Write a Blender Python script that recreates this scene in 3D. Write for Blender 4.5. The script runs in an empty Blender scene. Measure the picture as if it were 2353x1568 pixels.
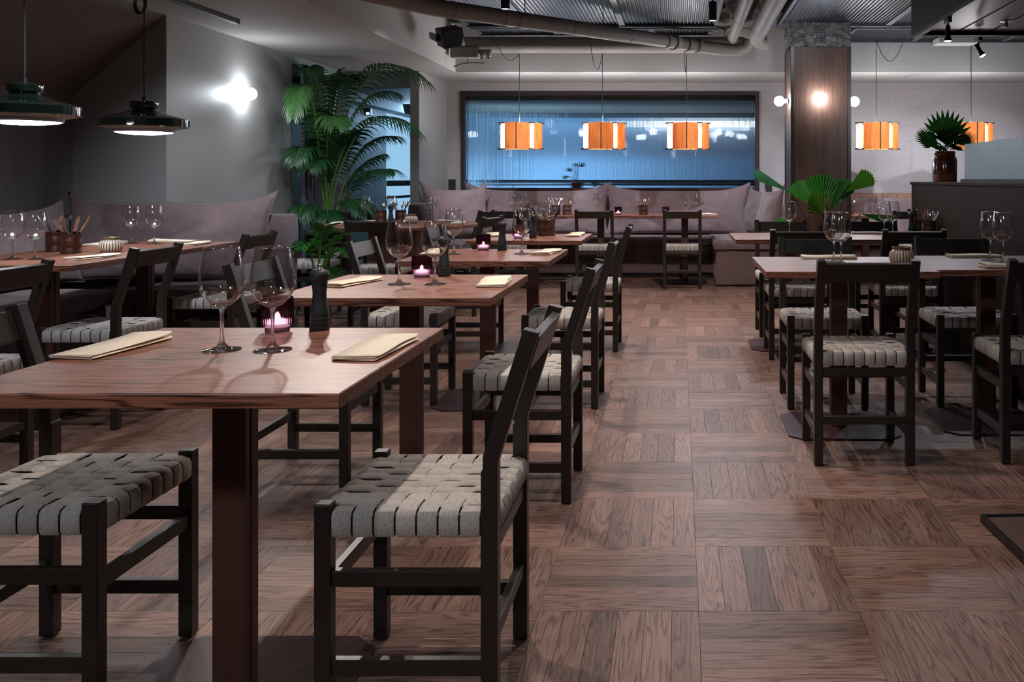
import bpy, bmesh, math, random
from mathutils import Vector, Matrix, noise as mnoise
random.seed(7)
PI = math.pi
SC = bpy.context.scene
COL = SC.collection

# ------------------------------------------------------------------ camera
CAM_H = 1.14
cd = bpy.data.cameras.new('camera'); cam = bpy.data.objects.new('camera', cd); COL.objects.link(cam)
cam.location = (0, 0, CAM_H); cam.rotation_euler = (PI/2, 0, 0)
cd.sensor_width = 36.0; cd.lens = 36.0*2091/2353
cd.shift_x = (1176.5-1560)/2353; cd.shift_y = (412-784)/2353
cd.clip_start = 0.05; cd.clip_end = 60
SC.camera = cam
# ------------------------------------------------------------------ world, exposure
w = bpy.data.worlds.new('world'); SC.world = w; w.use_nodes = True
w.node_tree.nodes['Background'].inputs[0].default_value = (0.35, 0.45, 0.6, 1)
w.node_tree.nodes['Background'].inputs[1].default_value = 0.1
vs = SC.view_settings
vs.view_transform = 'Standard'; vs.look = 'None'; vs.exposure = 0.0; vs.gamma = 1.0; vs.use_curve_mapping = False
cy = SC.cycles
cy.use_denoising = True
cy.caustics_refractive = False; cy.caustics_reflective = False
cy.transparent_max_bounces = 40; cy.max_bounces = 14; cy.diffuse_bounces = 4; cy.glossy_bounces = 4
cy.transmission_bounces = 14; cy.sample_clamp_indirect = 4.0
# ------------------------------------------------------------------ ceiling spotlights of the room, with added fill spots among them
COOL = (0.80, 0.88, 1.0)
WARM = (1.0, 0.89, 0.82)
def spot(name, loc, aim, power, cone, blend=0.5, radius=0.03, col=COOL):
    l = bpy.data.lights.new(name, 'SPOT'); l.energy = power; l.spot_size = math.radians(cone); l.spot_blend = blend
    l.shadow_soft_size = radius; l.color = col
    o = bpy.data.objects.new(name, l); COL.objects.link(o); o.location = loc
    o.rotation_euler = (Vector(aim)-Vector(loc)).to_track_quat('-Z', 'Y').to_euler()
    return o
def area(name, loc, aim, power, sx, sy, col):
    l = bpy.data.lights.new(name, 'AREA'); l.energy = power; l.shape = 'RECTANGLE'; l.size = sx; l.size_y = sy; l.color = col
    o = bpy.data.objects.new(name, l); COL.objects.link(o); o.location = loc
    o.rotation_euler = (Vector(aim)-Vector(loc)).to_track_quat('-Z', 'Y').to_euler()
    return o
spot('track_spot_light', (-2.15, 5.5, 2.5), (-1.0, 2.2, 0.75), 85, 60, 0.8, 0.03, WARM)
spot('track_spot_light', (-2.15, 5.9, 2.5), (-1.0, 3.9, 0.75), 50, 60, 0.8, 0.03, WARM)
for y, p in ((0.8, 45), (2.72, 85), (4.05, 85), (5.4, 115), (6.8, 115)):
    spot('row_spot_light', (-0.58, y, 2.62), (-0.62, y, 0), p, 100, 0.8, 0.025, WARM)
spot('row_spot_light', (0.15, 7.1, 2.55), (0.0, 8.3, 0), 210, 95, 0.9, 0.03, WARM)
spot('row_spot_light', (0.2, 3.6, 2.62), (0.35, 2.9, 0), 50, 110, 1.0, 0.03, WARM)
for x, y, p in ((-2.2, -0.6, 95), (0.9, -0.8, 55)):
    spot('rear_fill_light', (x, y, 2.6), (x*0.6, y+2.6, 0), p, 110, 1.0, 0.12, COOL)  # unseen fill behind the camera, added to brighten the front of the room
spot('cylinder_spot_light', (0.285, 7.66, 2.46), (0.9, 5.7, 0.3), 150, 82, 1.0, 0.05, COOL)
spot('bar_spot_light', (1.81, 6.12, 2.06), (1.5, 5.4, 0.75), 50, 85, 0.9, 0.03, COOL)
spot('bar_spot_light', (2.32, 6.92, 2.04), (3.2, 9.6, 1.1), 90, 110, 0.9, 0.03, COOL)
spot('alcove_spot_light', (-2.6, 4.0, 2.3), (-3.3, 4.9, 0.6), 110, 68, 0.9, 0.03, COOL)
spot('alcove_spot_light', (-2.6, 2.6, 2.3), (-2.4, 3.3, 0.2), 70, 90, 0.9, 0.03, COOL)
spot('wall_fill_light', (-1.9, 5.0, 2.28), (-3.7, 7.6, 0.6), 170, 50, 1.0, 0.04, COOL)  # unseen wash added to raise the left wall
spot('round_table_spot_light', (-2.0, 7.2, 2.58), (-2.45, 8.3, 0.7), 100, 95, 0.9, 0.03, COOL)
for x, p in ((-1.9, 250), (-1.15, 160), (0.45, 290), (2.4, 370), (3.6, 320)):
    spot('bench_fill_light', (x, 8.35, 2.58), (x, 11.2, 0.75), p, 51, 0.8, 0.03, COOL)  # added wash that brightens the back wall, without lamp bodies
# added blue fill hidden below the fluted window, and daylight in the hall
area('corridor_fill_light', (-2.2, 11.72, 0.62), (-2.0, 13.7, 1.45), 88, 1.3, 0.3, (0.30, 0.60, 1.0))
area('corridor_fill_light', (0.5, 11.72, 0.62), (0.6, 13.7, 1.3), 5, 2.2, 0.3, (0.28, 0.46, 1.0))
spot('pillar_spot_light', (1.15, 7.45, 2.58), (1.38, 8.9, 2.5), 38, 60, 1.0, 0.03, COOL)
area('hall_daylight', (-3.9, 14.6, 2.2), (-3.9, 13.0, 0.8), 30, 1.0, 1.0, (0.42, 0.70, 1.0))

# ------------------------------------------------------------------ material helpers
MATS = {}
def srgb(r, g, b):
    f = lambda c: (c/255/12.92) if c/255 <= 0.04045 else ((c/255+0.055)/1.055)**2.4
    return (f(r), f(g), f(b), 1)
class NT:
    def __init__(s, name):
        s.m = bpy.data.materials.new(name); s.m.use_nodes = True
        s.t = s.m.node_tree; s.t.nodes.clear()
        s.out = s.n('ShaderNodeOutputMaterial'); MATS[name] = s.m
    def n(s, typ, **kw):
        x = s.t.nodes.new(typ)
        for k, v in kw.items(): setattr(x, k, v)
        return x
    def l(s, a, b): s.t.links.new(a, b)
    def val(s, sock, v):
        if hasattr(v, 'is_linked') or isinstance(v, bpy.types.NodeSocket): s.l(v, sock)
        else: sock.default_value = v
    def math(s, op, a, b=None, c=None):
        x = s.n('ShaderNodeMath', operation=op); s.val(x.inputs[0], a)
        if b is not None: s.val(x.inputs[1], b)
        if c is not None: s.val(x.inputs[2], c)
        return x.outputs[0]
    def vmath(s, op, a, b):
        x = s.n('ShaderNodeVectorMath', operation=op); s.val(x.inputs[0], a); s.val(x.inputs[1], b); return x.outputs[0]
    def noise(s, vec, scale=1, detail=4, rough=0.55, dist=0.0):
        x = s.n('ShaderNodeTexNoise'); s.l(vec, x.inputs['Vector'])
        x.inputs['Scale'].default_value = scale; x.inputs['Detail'].default_value = detail
        x.inputs['Roughness'].default_value = rough; x.inputs['Distortion'].default_value = dist
        return x.outputs[0]
    def ramp(s, fac, stops):
        x = s.n('ShaderNodeValToRGB'); s.l(fac, x.inputs[0]); e = x.color_ramp.elements
        while len(e) < len(stops): e.new(0.5)
        for i, (p, c) in enumerate(stops): e[i].position = p; e[i].color = c if len(c) == 4 else (*c, 1)
        return x.outputs[0]
    def mix(s, fac, a, b, blend='MIX'):
        x = s.n('ShaderNodeMix', data_type='RGBA', blend_type=blend)
        s.val(x.inputs[0], fac); s.val(x.inputs[6], a); s.val(x.inputs[7], b); return x.outputs[2]
    def bump(s, h, strength=0.2, dist=0.01):
        x = s.n('ShaderNodeBump'); s.l(h, x.inputs['Height']); x.inputs['Strength'].default_value = strength
        x.inputs['Distance'].default_value = dist; return x.outputs[0]
    def bsdf(s, base=None, rough=0.5, metal=0.0, spec=0.5, normal=None, **kw):
        x = s.n('ShaderNodeBsdfPrincipled')
        if base is not None: s.val(x.inputs['Base Color'], base)
        s.val(x.inputs['Roughness'], rough); x.inputs['Metallic'].default_value = metal
        x.inputs['Specular IOR Level'].default_value = spec
        if normal is not None: s.l(normal, x.inputs['Normal'])
        for k, v in kw.items(): s.val(x.inputs[k.replace('_', ' ')], v)
        s.l(x.outputs[0], s.out.inputs[0]); return x
    def objco(s):
        tc = s.n('ShaderNodeTexCoord'); oi = s.n('ShaderNodeObjectInfo')
        r = s.math('MULTIPLY', oi.outputs['Random'], 37.0)
        return s.vmath('ADD', tc.outputs['Object'], r)
    def scale(s, vec, v): return s.vmath('MULTIPLY', vec, v)

def simple(name, col, rough=0.5, metal=0.0, spec=0.5, var=0.0, vscale=6, bump=0.0, bscale=80, **kw):
    t = NT(name); co = t.objco(); base = col; nrm = None
    if var:
        f = t.noise(co, vscale, 5, 0.6)
        base = t.mix(f, tuple(c*(1-var) for c in col[:3])+(1,), tuple(min(1, c*(1+var)) for c in col[:3])+(1,))
    if bump: nrm = t.bump(t.noise(co, bscale, 4, 0.6), bump, 0.004)
    t.bsdf(base, rough, metal, spec, nrm, **kw); return t.m

def wood(name, dark, mid, light, grain=(2.0, 26.0, 26.0), ring=(1.1, 7.0, 7.0), freq=9.0, rough=0.42, bump=0.12, uv=False, rgain=0.5, spec=0.5):
    t = NT(name)
    if uv:
        u = t.n('ShaderNodeUVMap'); co = u.outputs[0]
        a = t.n('ShaderNodeAttribute', attribute_name='tone'); tone = a.outputs['Fac']
    else:
        co = t.objco(); tone = None
    fine = t.noise(t.scale(co, grain), 2.2, 8, 0.66, 0.15)
    low = t.noise(t.scale(co, ring), 1.0, 2.5, 0.5, 0.1)
    s = t.math('SINE', t.math('MULTIPLY', low, freq*2*PI))
    s = t.math('MULTIPLY_ADD', s, 0.5, 0.5)
    s = t.math('POWER', s, 4.0)
    pores = t.noise(t.scale(co, tuple(g*3.2 for g in grain)), 2.0, 3, 0.6)
    f = t.math('MULTIPLY_ADD', s, -0.30*rgain*2, fine)
    f = t.math('ADD', f, 0.15)
    f = t.math('MULTIPLY_ADD', t.math('SUBTRACT', pores, 0.5), 0.7, f)
    colr = t.ramp(f, [(0.25, dark), (0.5, mid), (0.75, light)])
    if tone is not None:
        hs = t.n('ShaderNodeHueSaturation'); t.l(colr, hs.inputs['Color'])
        t.l(t.math('MULTIPLY_ADD', tone, 0.75, 0.62), hs.inputs['Value']); colr = hs.outputs[0]
    h = t.math('ADD', fine, t.math('MULTIPLY', s, -0.25))
    t.bsdf(colr, t.math('MULTIPLY_ADD', fine, 0.18, rough-0.09), 0, spec, t.bump(h, bump, 0.003)); return t.m

# ------------------------------------------------------------------ materials
wood('oak_floor', srgb(62,44,36), srgb(109,80,69), srgb(140,109,96), grain=(3.4, 100, 100), ring=(1.2, 15, 15), freq=14.0, rough=0.46, bump=0.06, uv=True, rgain=0.40, spec=0.35)
wood('oak_table', srgb(60,33,23), srgb(126,76,57), srgb(156,102,79), grain=(2.6, 110, 110), ring=(0.9, 15.0, 15.0), freq=15.0, rough=0.42, bump=0.08, rgain=0.62)
wood('oak_edge', srgb(66,40,28), srgb(112,72,54), srgb(140,98,76), grain=(3.0, 60, 60), ring=(1.2, 22, 22), freq=6.0, rough=0.45, bump=0.15)
wood('panel_wood', srgb(40,27,22), srgb(52,36,30), srgb(64,46,39), grain=(40, 40, 1.6), ring=(6, 6, 0.7), freq=2.0, rough=0.6, bump=0.05, rgain=0.2, spec=0.08)
wood('pillar_wood', srgb(54,36,29), srgb(74,52,42), srgb(92,67,55), grain=(46, 46, 1.4), ring=(7, 7, 0.6), freq=2.0, rough=0.45, bump=0.05, rgain=0.2, spec=0.3)
wood('wainscot_wood', srgb(104,72,58), srgb(132,96,80), srgb(150,114,96), grain=(60, 60, 2.0), ring=(8, 8, 0.8), freq=2.0, rough=0.5, bump=0.05, rgain=0.2)
wood('canopy_wood', srgb(44,28,24), srgb(62,42,36), srgb(78,54,47), grain=(40, 2.0, 40), ring=(6, 0.7, 6), freq=2.0, rough=0.42, bump=0.05, rgain=0.3, spec=0.25)
simple('black_wood', srgb(43,35,30), 0.38, spec=0.5, var=0.25, vscale=18, bump=0.12, bscale=160)
simple('column_metal', srgb(90,56,47), 0.42, spec=0.4, var=0.12, vscale=30, bump=0.05, bscale=300)
simple('plate_metal', srgb(66,40,42), 0.42, spec=0.4, var=0.12, vscale=9)
simple('wall_paint', srgb(150,149,146), 0.42, spec=0.35, var=0.035, vscale=2.5, bump=0.05, bscale=120)
simple('slope_paint', srgb(112,104,99), 0.8, spec=0.2, var=0.06, vscale=20, bump=0.25, bscale=140)
simple('ceiling_paint', srgb(172,169,166), 0.8, spec=0.2, var=0.03, vscale=2, bump=0.04, bscale=60)
simple('pipe_paint', srgb(134,127,122), 0.55, spec=0.3, var=0.07, vscale=8, bump=0.1, bscale=70)
simple('black_metal', srgb(22,22,24), 0.45, spec=0.5)
simple('canopy_black', srgb(24,22,22), 0.6, spec=0.15)
simple('black_plastic', srgb(18,18,19), 0.5, spec=0.4)
simple('grille_cloth', srgb(30,33,40), 0.8, bump=0.3, bscale=500)
simple('steel', (0.62,0.62,0.64,1), 0.2, metal=1.0)
simple('chrome', (0.8,0.8,0.82,1), 0.08, metal=1.0)
simple('galvanised', srgb(66,68,74), 0.40, metal=0.7, var=0.25, vscale=10, bump=0.1, bscale=90)
simple('panel_frame_metal', srgb(66,72,80), 0.5, metal=0.3, var=0.15, vscale=12)
simple('rubber', srgb(16,16,16), 0.8)
simple('cord', srgb(20,19,19), 0.6)
simple('matte_black', srgb(44,47,50), 0.48, spec=0.45, bump=0.06, bscale=400)
simple('green_glaze', srgb(12,20,15), 0.06, spec=0.8, var=0.3, vscale=5, Coat_Weight=1.0, Coat_Roughness=0.03)
simple('inner_shade', srgb(150,150,148), 0.6)
simple('tin_brown', srgb(74,38,28), 0.38, spec=0.5, var=0.18, vscale=30, bump=0.1, bscale=90)
simple('leather_handle', srgb(150,112,88), 0.5, var=0.2, vscale=60)
simple('planter_glaze', srgb(26,14,12), 0.12, spec=0.6, var=0.5, vscale=9, bump=0.1, bscale=14, Coat_Weight=0.8, Coat_Roughness=0.06)
simple('jar_glaze', srgb(98,54,38), 0.14, spec=0.6, var=0.35, vscale=9, Coat_Weight=0.9, Coat_Roughness=0.05)
simple('terracotta', srgb(156,92,72), 0.7, var=0.08, vscale=20, bump=0.1, bscale=200)
simple('soil', srgb(40,30,24), 0.95, var=0.4, vscale=60, bump=0.8, bscale=90)
simple('porcelain', srgb(225,222,218), 0.25)
simple('frame_brown', srgb(46,30,28), 0.5, spec=0.2, var=0.1, vscale=14)
simple('corridor_paint', srgb(178,188,196), 0.6, var=0.04, vscale=2)
simple('corridor_ceiling', srgb(150,128,108), 0.7)
simple('corridor_dark', srgb(24,28,34), 0.5)
simple('hall_paint', srgb(120,132,134), 0.6, var=0.04, vscale=2)
simple('wax', srgb(235,225,215), 0.5, Subsurface_Weight=0.3)
simple('white_plastic', srgb(205,205,204), 0.4)
simple('grey_plastic', srgb(120,124,130), 0.4)
simple('dark_back', srgb(58,56,56), 0.8)
simple('mat_top', srgb(96,72,66), 0.5, var=0.15, vscale=14)

def foliage(name, dark, light, trans=0.3):
    t = NT(name); co = t.objco(); f = t.noise(co, 14, 4, 0.6)
    c = t.mix(f, dark, light)
    b = t.bsdf(c, 0.36, 0, 0.5)
    tr = t.n('ShaderNodeBsdfTranslucent'); t.val(tr.inputs[0], t.mix(0.5, c, light))
    mx = t.n('ShaderNodeMixShader'); mx.inputs[0].default_value = trans
    t.l(b.outputs[0], mx.inputs[1]); t.l(tr.outputs[0], mx.inputs[2]); t.l(mx.outputs[0], t.out.inputs[0])
foliage('palm_leaf', srgb(18,48,30), srgb(44,92,48))
foliage('palm_leaf_pale', srgb(34,78,38), srgb(78,122,58))
foliage('fan_leaf', srgb(34,112,40), srgb(84,168,66), 0.35)
foliage('fan_leaf_bright', srgb(60,128,28), srgb(118,172,52), 0.4)
foliage('fan_leaf_blue', srgb(30,84,52), srgb(86,150,108), 0.3)
simple('palm_stem', srgb(86,118,52), 0.5, var=0.2, vscale=20)
simple('dark_stem', srgb(46,42,30), 0.6, var=0.2, vscale=20)

def fabric(name, col, fold=0.25, light=None):
    t = NT(name); co = t.objco(); tc = t.n('ShaderNodeTexCoord').outputs['Object']
    f = t.noise(co, 3.2, 6, 0.62, 0.6)
    wx = t.n('ShaderNodeTexWave'); wx.inputs['Scale'].default_value = 210; wx.bands_direction = 'X'; t.l(tc, wx.inputs[0]); wx.inputs['Distortion'].default_value = 1.2
    wz = t.n('ShaderNodeTexWave'); wz.inputs['Scale'].default_value = 210; wz.bands_direction = 'Z'; t.l(tc, wz.inputs[0]); wz.inputs['Distortion'].default_value = 1.2
    weave = t.math('MULTIPLY', wx.outputs[1], wz.outputs[1])
    d = tuple(c*0.80 for c in col[:3])+(1,); li = light or tuple(min(1, c*1.22) for c in col[:3])+(1,)
    c = t.ramp(f, [(0.25, d), (0.55, col), (0.8, li)])
    # pale crease lines rubbed into the washed cloth
    cr = t.noise(co, 5.5, 2, 0.5, 1.6)
    cr = t.math('ABSOLUTE', t.math('SUBTRACT', cr, 0.5)); cr = t.math('LESS_THAN', cr, 0.006)
    c = t.mix(t.math('MULTIPLY', cr, 0.28), c, tuple(min(1, x*1.9) for x in col[:3])+(1,))
    h = t.math('ADD', t.math('MULTIPLY', weave, 0.03), t.noise(co, 6, 4, 0.6, 0.8))
    b = t.bsdf(c, 0.85, 0, 0.2, t.bump(h, fold, 0.03))
    b.inputs['Sheen Weight'].default_value = 0.25
    return t.m
fabric('mauve_linen', srgb(122,104,106))
fabric('mauve_base', srgb(120,99,97), 0.35)
fabric('napkin_cloth', srgb(250,232,206), 0.05)
fabric('curtain_cloth', srgb(96,100,112), 0.1)

def strap_mat():
    t = NT('webbing'); u = t.n('ShaderNodeUVMap').outputs[0]; oi = t.n('ShaderNodeObjectInfo').outputs['Random']
    w1 = t.n('ShaderNodeTexWave', bands_direction='DIAGONAL'); w1.inputs['Scale'].default_value = 130; t.l(u, w1.inputs[0]); w1.inputs['Distortion'].default_value = 2.5; w1.inputs['Detail Scale'].default_value = 3
    f = t.noise(t.scale(u, (30, 60, 1)), 3, 5, 0.65)
    c = t.ramp(f, [(0.25, srgb(164,156,149)), (0.55, srgb(200,191,183)), (0.85, srgb(220,212,204))])
    hs = t.n('ShaderNodeHueSaturation'); t.l(c, hs.inputs['Color']); t.l(t.math('MULTIPLY_ADD', oi, 0.22, 0.9), hs.inputs['Value'])
    c = t.mix(t.math('MULTIPLY', t.math('SUBTRACT', 1.0, w1.outputs[1]), 0.26), hs.outputs[0], srgb(84,76,72))
    h = t.math('ADD', w1.outputs[1], f)
    t.bsdf(c, 0.9, 0, 0.15, t.bump(h, 0.5, 0.002))
strap_mat()

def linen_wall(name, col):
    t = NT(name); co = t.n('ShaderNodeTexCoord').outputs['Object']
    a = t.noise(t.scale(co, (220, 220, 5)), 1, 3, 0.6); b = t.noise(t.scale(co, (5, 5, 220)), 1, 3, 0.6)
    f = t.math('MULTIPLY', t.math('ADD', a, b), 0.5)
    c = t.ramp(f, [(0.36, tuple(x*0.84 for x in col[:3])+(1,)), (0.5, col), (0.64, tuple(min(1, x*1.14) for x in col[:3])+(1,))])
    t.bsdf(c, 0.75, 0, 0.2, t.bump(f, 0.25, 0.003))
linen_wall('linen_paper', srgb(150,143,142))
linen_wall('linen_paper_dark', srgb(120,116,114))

def rough_plaster():
    t = NT('rough_plaster'); co = t.objco()
    f = t.noise(co, 14, 7, 0.7, 0.4)
    c = t.ramp(f, [(0.3, srgb(60,54,50)), (0.6, srgb(120,112,106)), (0.85, srgb(168,160,152))])
    t.bsdf(c, 0.8, 0, 0.3, t.bump(f, 0.9, 0.03))
    t = NT('pillar_plaster'); co = t.scale(t.objco(), (1, 1, 1.8)); f = t.noise(co, 16, 5, 0.55, 1.4)
    c = t.ramp(f, [(0.35, srgb(88,84,82)), (0.7, srgb(126,121,117))])
    t.bsdf(c, 0.32, 0, 0.5, t.bump(f, 1.0, 0.035))
rough_plaster()

def emit(name, col, s):
    t = NT(name); e = t.n('ShaderNodeEmission'); e.inputs[0].default_value = (*col, 1); e.inputs[1].default_value = s
    t.l(e.outputs[0], t.out.inputs[0])
emit('bulb_glow', (0.86, 0.92, 1.0), 105.0)
emit('disc_glow', (0.90, 0.95, 1.0), 24.0)
emit('tube_glow', (0.94, 0.96, 1.0), 60.0)
emit('spot_glow', (0.85, 0.93, 1.0), 40.0)
emit('flame_glow', (1.0, 0.72, 0.66), 26.0)
emit('tealight_glow', (1.0, 0.84, 0.86), 5.5)
emit('hall_window_glow', (0.30, 0.56, 0.80), 1.0)
emit('strip_glow', (0.80, 0.90, 1.0), 3.2)

def veneer():
    t = NT('veneer'); co = t.objco()
    f = t.noise(t.scale(co, (18, 18, 3)), 1.5, 7, 0.65, 0.5)
    c = t.ramp(f, [(0.3, srgb(190,112,56)), (0.55, srgb(214,140,78)), (0.8, srgb(230,164,104))])
    d = t.n('ShaderNodeBsdfDiffuse'); t.l(c, d.inputs[0])
    tr = t.n('ShaderNodeBsdfTranslucent'); t.l(c, tr.inputs[0])
    mx = t.n('ShaderNodeMixShader'); mx.inputs[0].default_value = 0.40; t.l(d.outputs[0], mx.inputs[1]); t.l(tr.outputs[0], mx.inputs[2]); t.l(mx.outputs[0], t.out.inputs[0])
veneer()

def thin_glass(name, tint, ior=1.45, gl_rough=0.0, extra=0.0, edge=5.0):
    t = NT(name)
    ge = t.n('ShaderNodeNewGeometry'); dt = t.n('ShaderNodeVectorMath', operation='DOT_PRODUCT')
    t.l(ge.outputs['Normal'], dt.inputs[0]); t.l(ge.outputs['Incoming'], dt.inputs[1])
    k = t.math('SUBTRACT', 1.0, t.math('ABSOLUTE', dt.outputs['Value'])); f0 = ((ior-1)/(ior+1))**2
    fac = t.math('MULTIPLY_ADD', t.math('POWER', k, edge), 1-f0, f0+extra)
    tp = t.n('ShaderNodeBsdfTransparent'); tp.inputs[0].default_value = (*tint, 1)
    g = t.n('ShaderNodeBsdfGlossy'); g.inputs['Roughness'].default_value = gl_rough
    mx = t.n('ShaderNodeMixShader'); t.l(fac, mx.inputs[0])
    t.l(tp.outputs[0], mx.inputs[1]); t.l(g.outputs[0], mx.inputs[2]); t.l(mx.outputs[0], t.out.inputs[0])
thin_glass('candle_glass', (0.58, 0.42, 0.50), 1.5, 0.02)
def blur_glass(name, col, rough, fac):
    t = MATS[name].node_tree; mxo = [n for n in t.nodes if n.type == 'MIX_SHADER'][0]; out = [n for n in t.nodes if n.type == 'OUTPUT_MATERIAL'][0]
    rf = t.nodes.new('ShaderNodeBsdfRefraction'); rf.inputs['Color'].default_value = col; rf.inputs['Roughness'].default_value = rough; rf.inputs['IOR'].default_value = 1.25
    mx = t.nodes.new('ShaderNodeMixShader'); mx.inputs[0].default_value = fac
    t.links.new(mxo.outputs[0], mx.inputs[1]); t.links.new(rf.outputs[0], mx.inputs[2]); t.links.new(mx.outputs[0], out.inputs[0])
blur_glass('candle_glass', (0.62, 0.44, 0.52, 1), 0.22, 0.6)
def solid_glass(name, col, rough=0.0, ior=1.45):
    t = NT(name); g = t.n('ShaderNodeBsdfGlass'); g.inputs['Color'].default_value = col; g.inputs['Roughness'].default_value = rough; g.inputs['IOR'].default_value = ior
    t.l(g.outputs[0], t.out.inputs[0])
solid_glass('stem_glass', (0.97, 0.98, 0.99, 1))
def soften(name, fac):
    # the clear foot lets most light straight through to the table, as thin glass does
    t = MATS[name].node_tree; g = [n for n in t.nodes if n.type == 'BSDF_GLASS'][0]; out = [n for n in t.nodes if n.type == 'OUTPUT_MATERIAL'][0]
    tp = t.nodes.new('ShaderNodeBsdfTransparent'); mx = t.nodes.new('ShaderNodeMixShader'); mx.inputs[0].default_value = fac
    t.links.new(tp.outputs[0], mx.inputs[1]); t.links.new(g.outputs[0], mx.inputs[2]); t.links.new(mx.outputs[0], out.inputs[0])
soften('stem_glass', 0.72)
thin_glass('bowl_glass', (0.975, 0.978, 0.98), 1.5, 0.04, 0.025, 2.8)
solid_glass('fluted_glass', (0.86, 0.93, 0.97, 1), 0.03, 1.45)
soften('fluted_glass', 0.84)
solid_glass('frosted_glass', (0.80, 0.88, 0.90, 1), 0.35, 1.3)

def ribbed_ceramic():
    t = NT('ribbed_ceramic'); u = t.n('ShaderNodeUVMap').outputs[0]
    sp = t.n('ShaderNodeSeparateXYZ'); t.l(u, sp.inputs[0])
    s = t.math('SINE', t.math('MULTIPLY', sp.outputs[0], 24*2*PI))
    f = t.math('MULTIPLY_ADD', s, 0.5, 0.5)
    top = t.math('GREATER_THAN', sp.outputs[1], 0.80)
    f = t.math('MULTIPLY', f, t.math('SUBTRACT', 1.0, top))
    c = t.ramp(f, [(0.25, srgb(122,98,78)), (0.6, srgb(214,202,186))])
    t.bsdf(c, 0.3, 0, 0.5)
ribbed_ceramic()

emit('small_lamp_glow', (0.8, 0.88, 1.0), 2.5)
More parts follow.
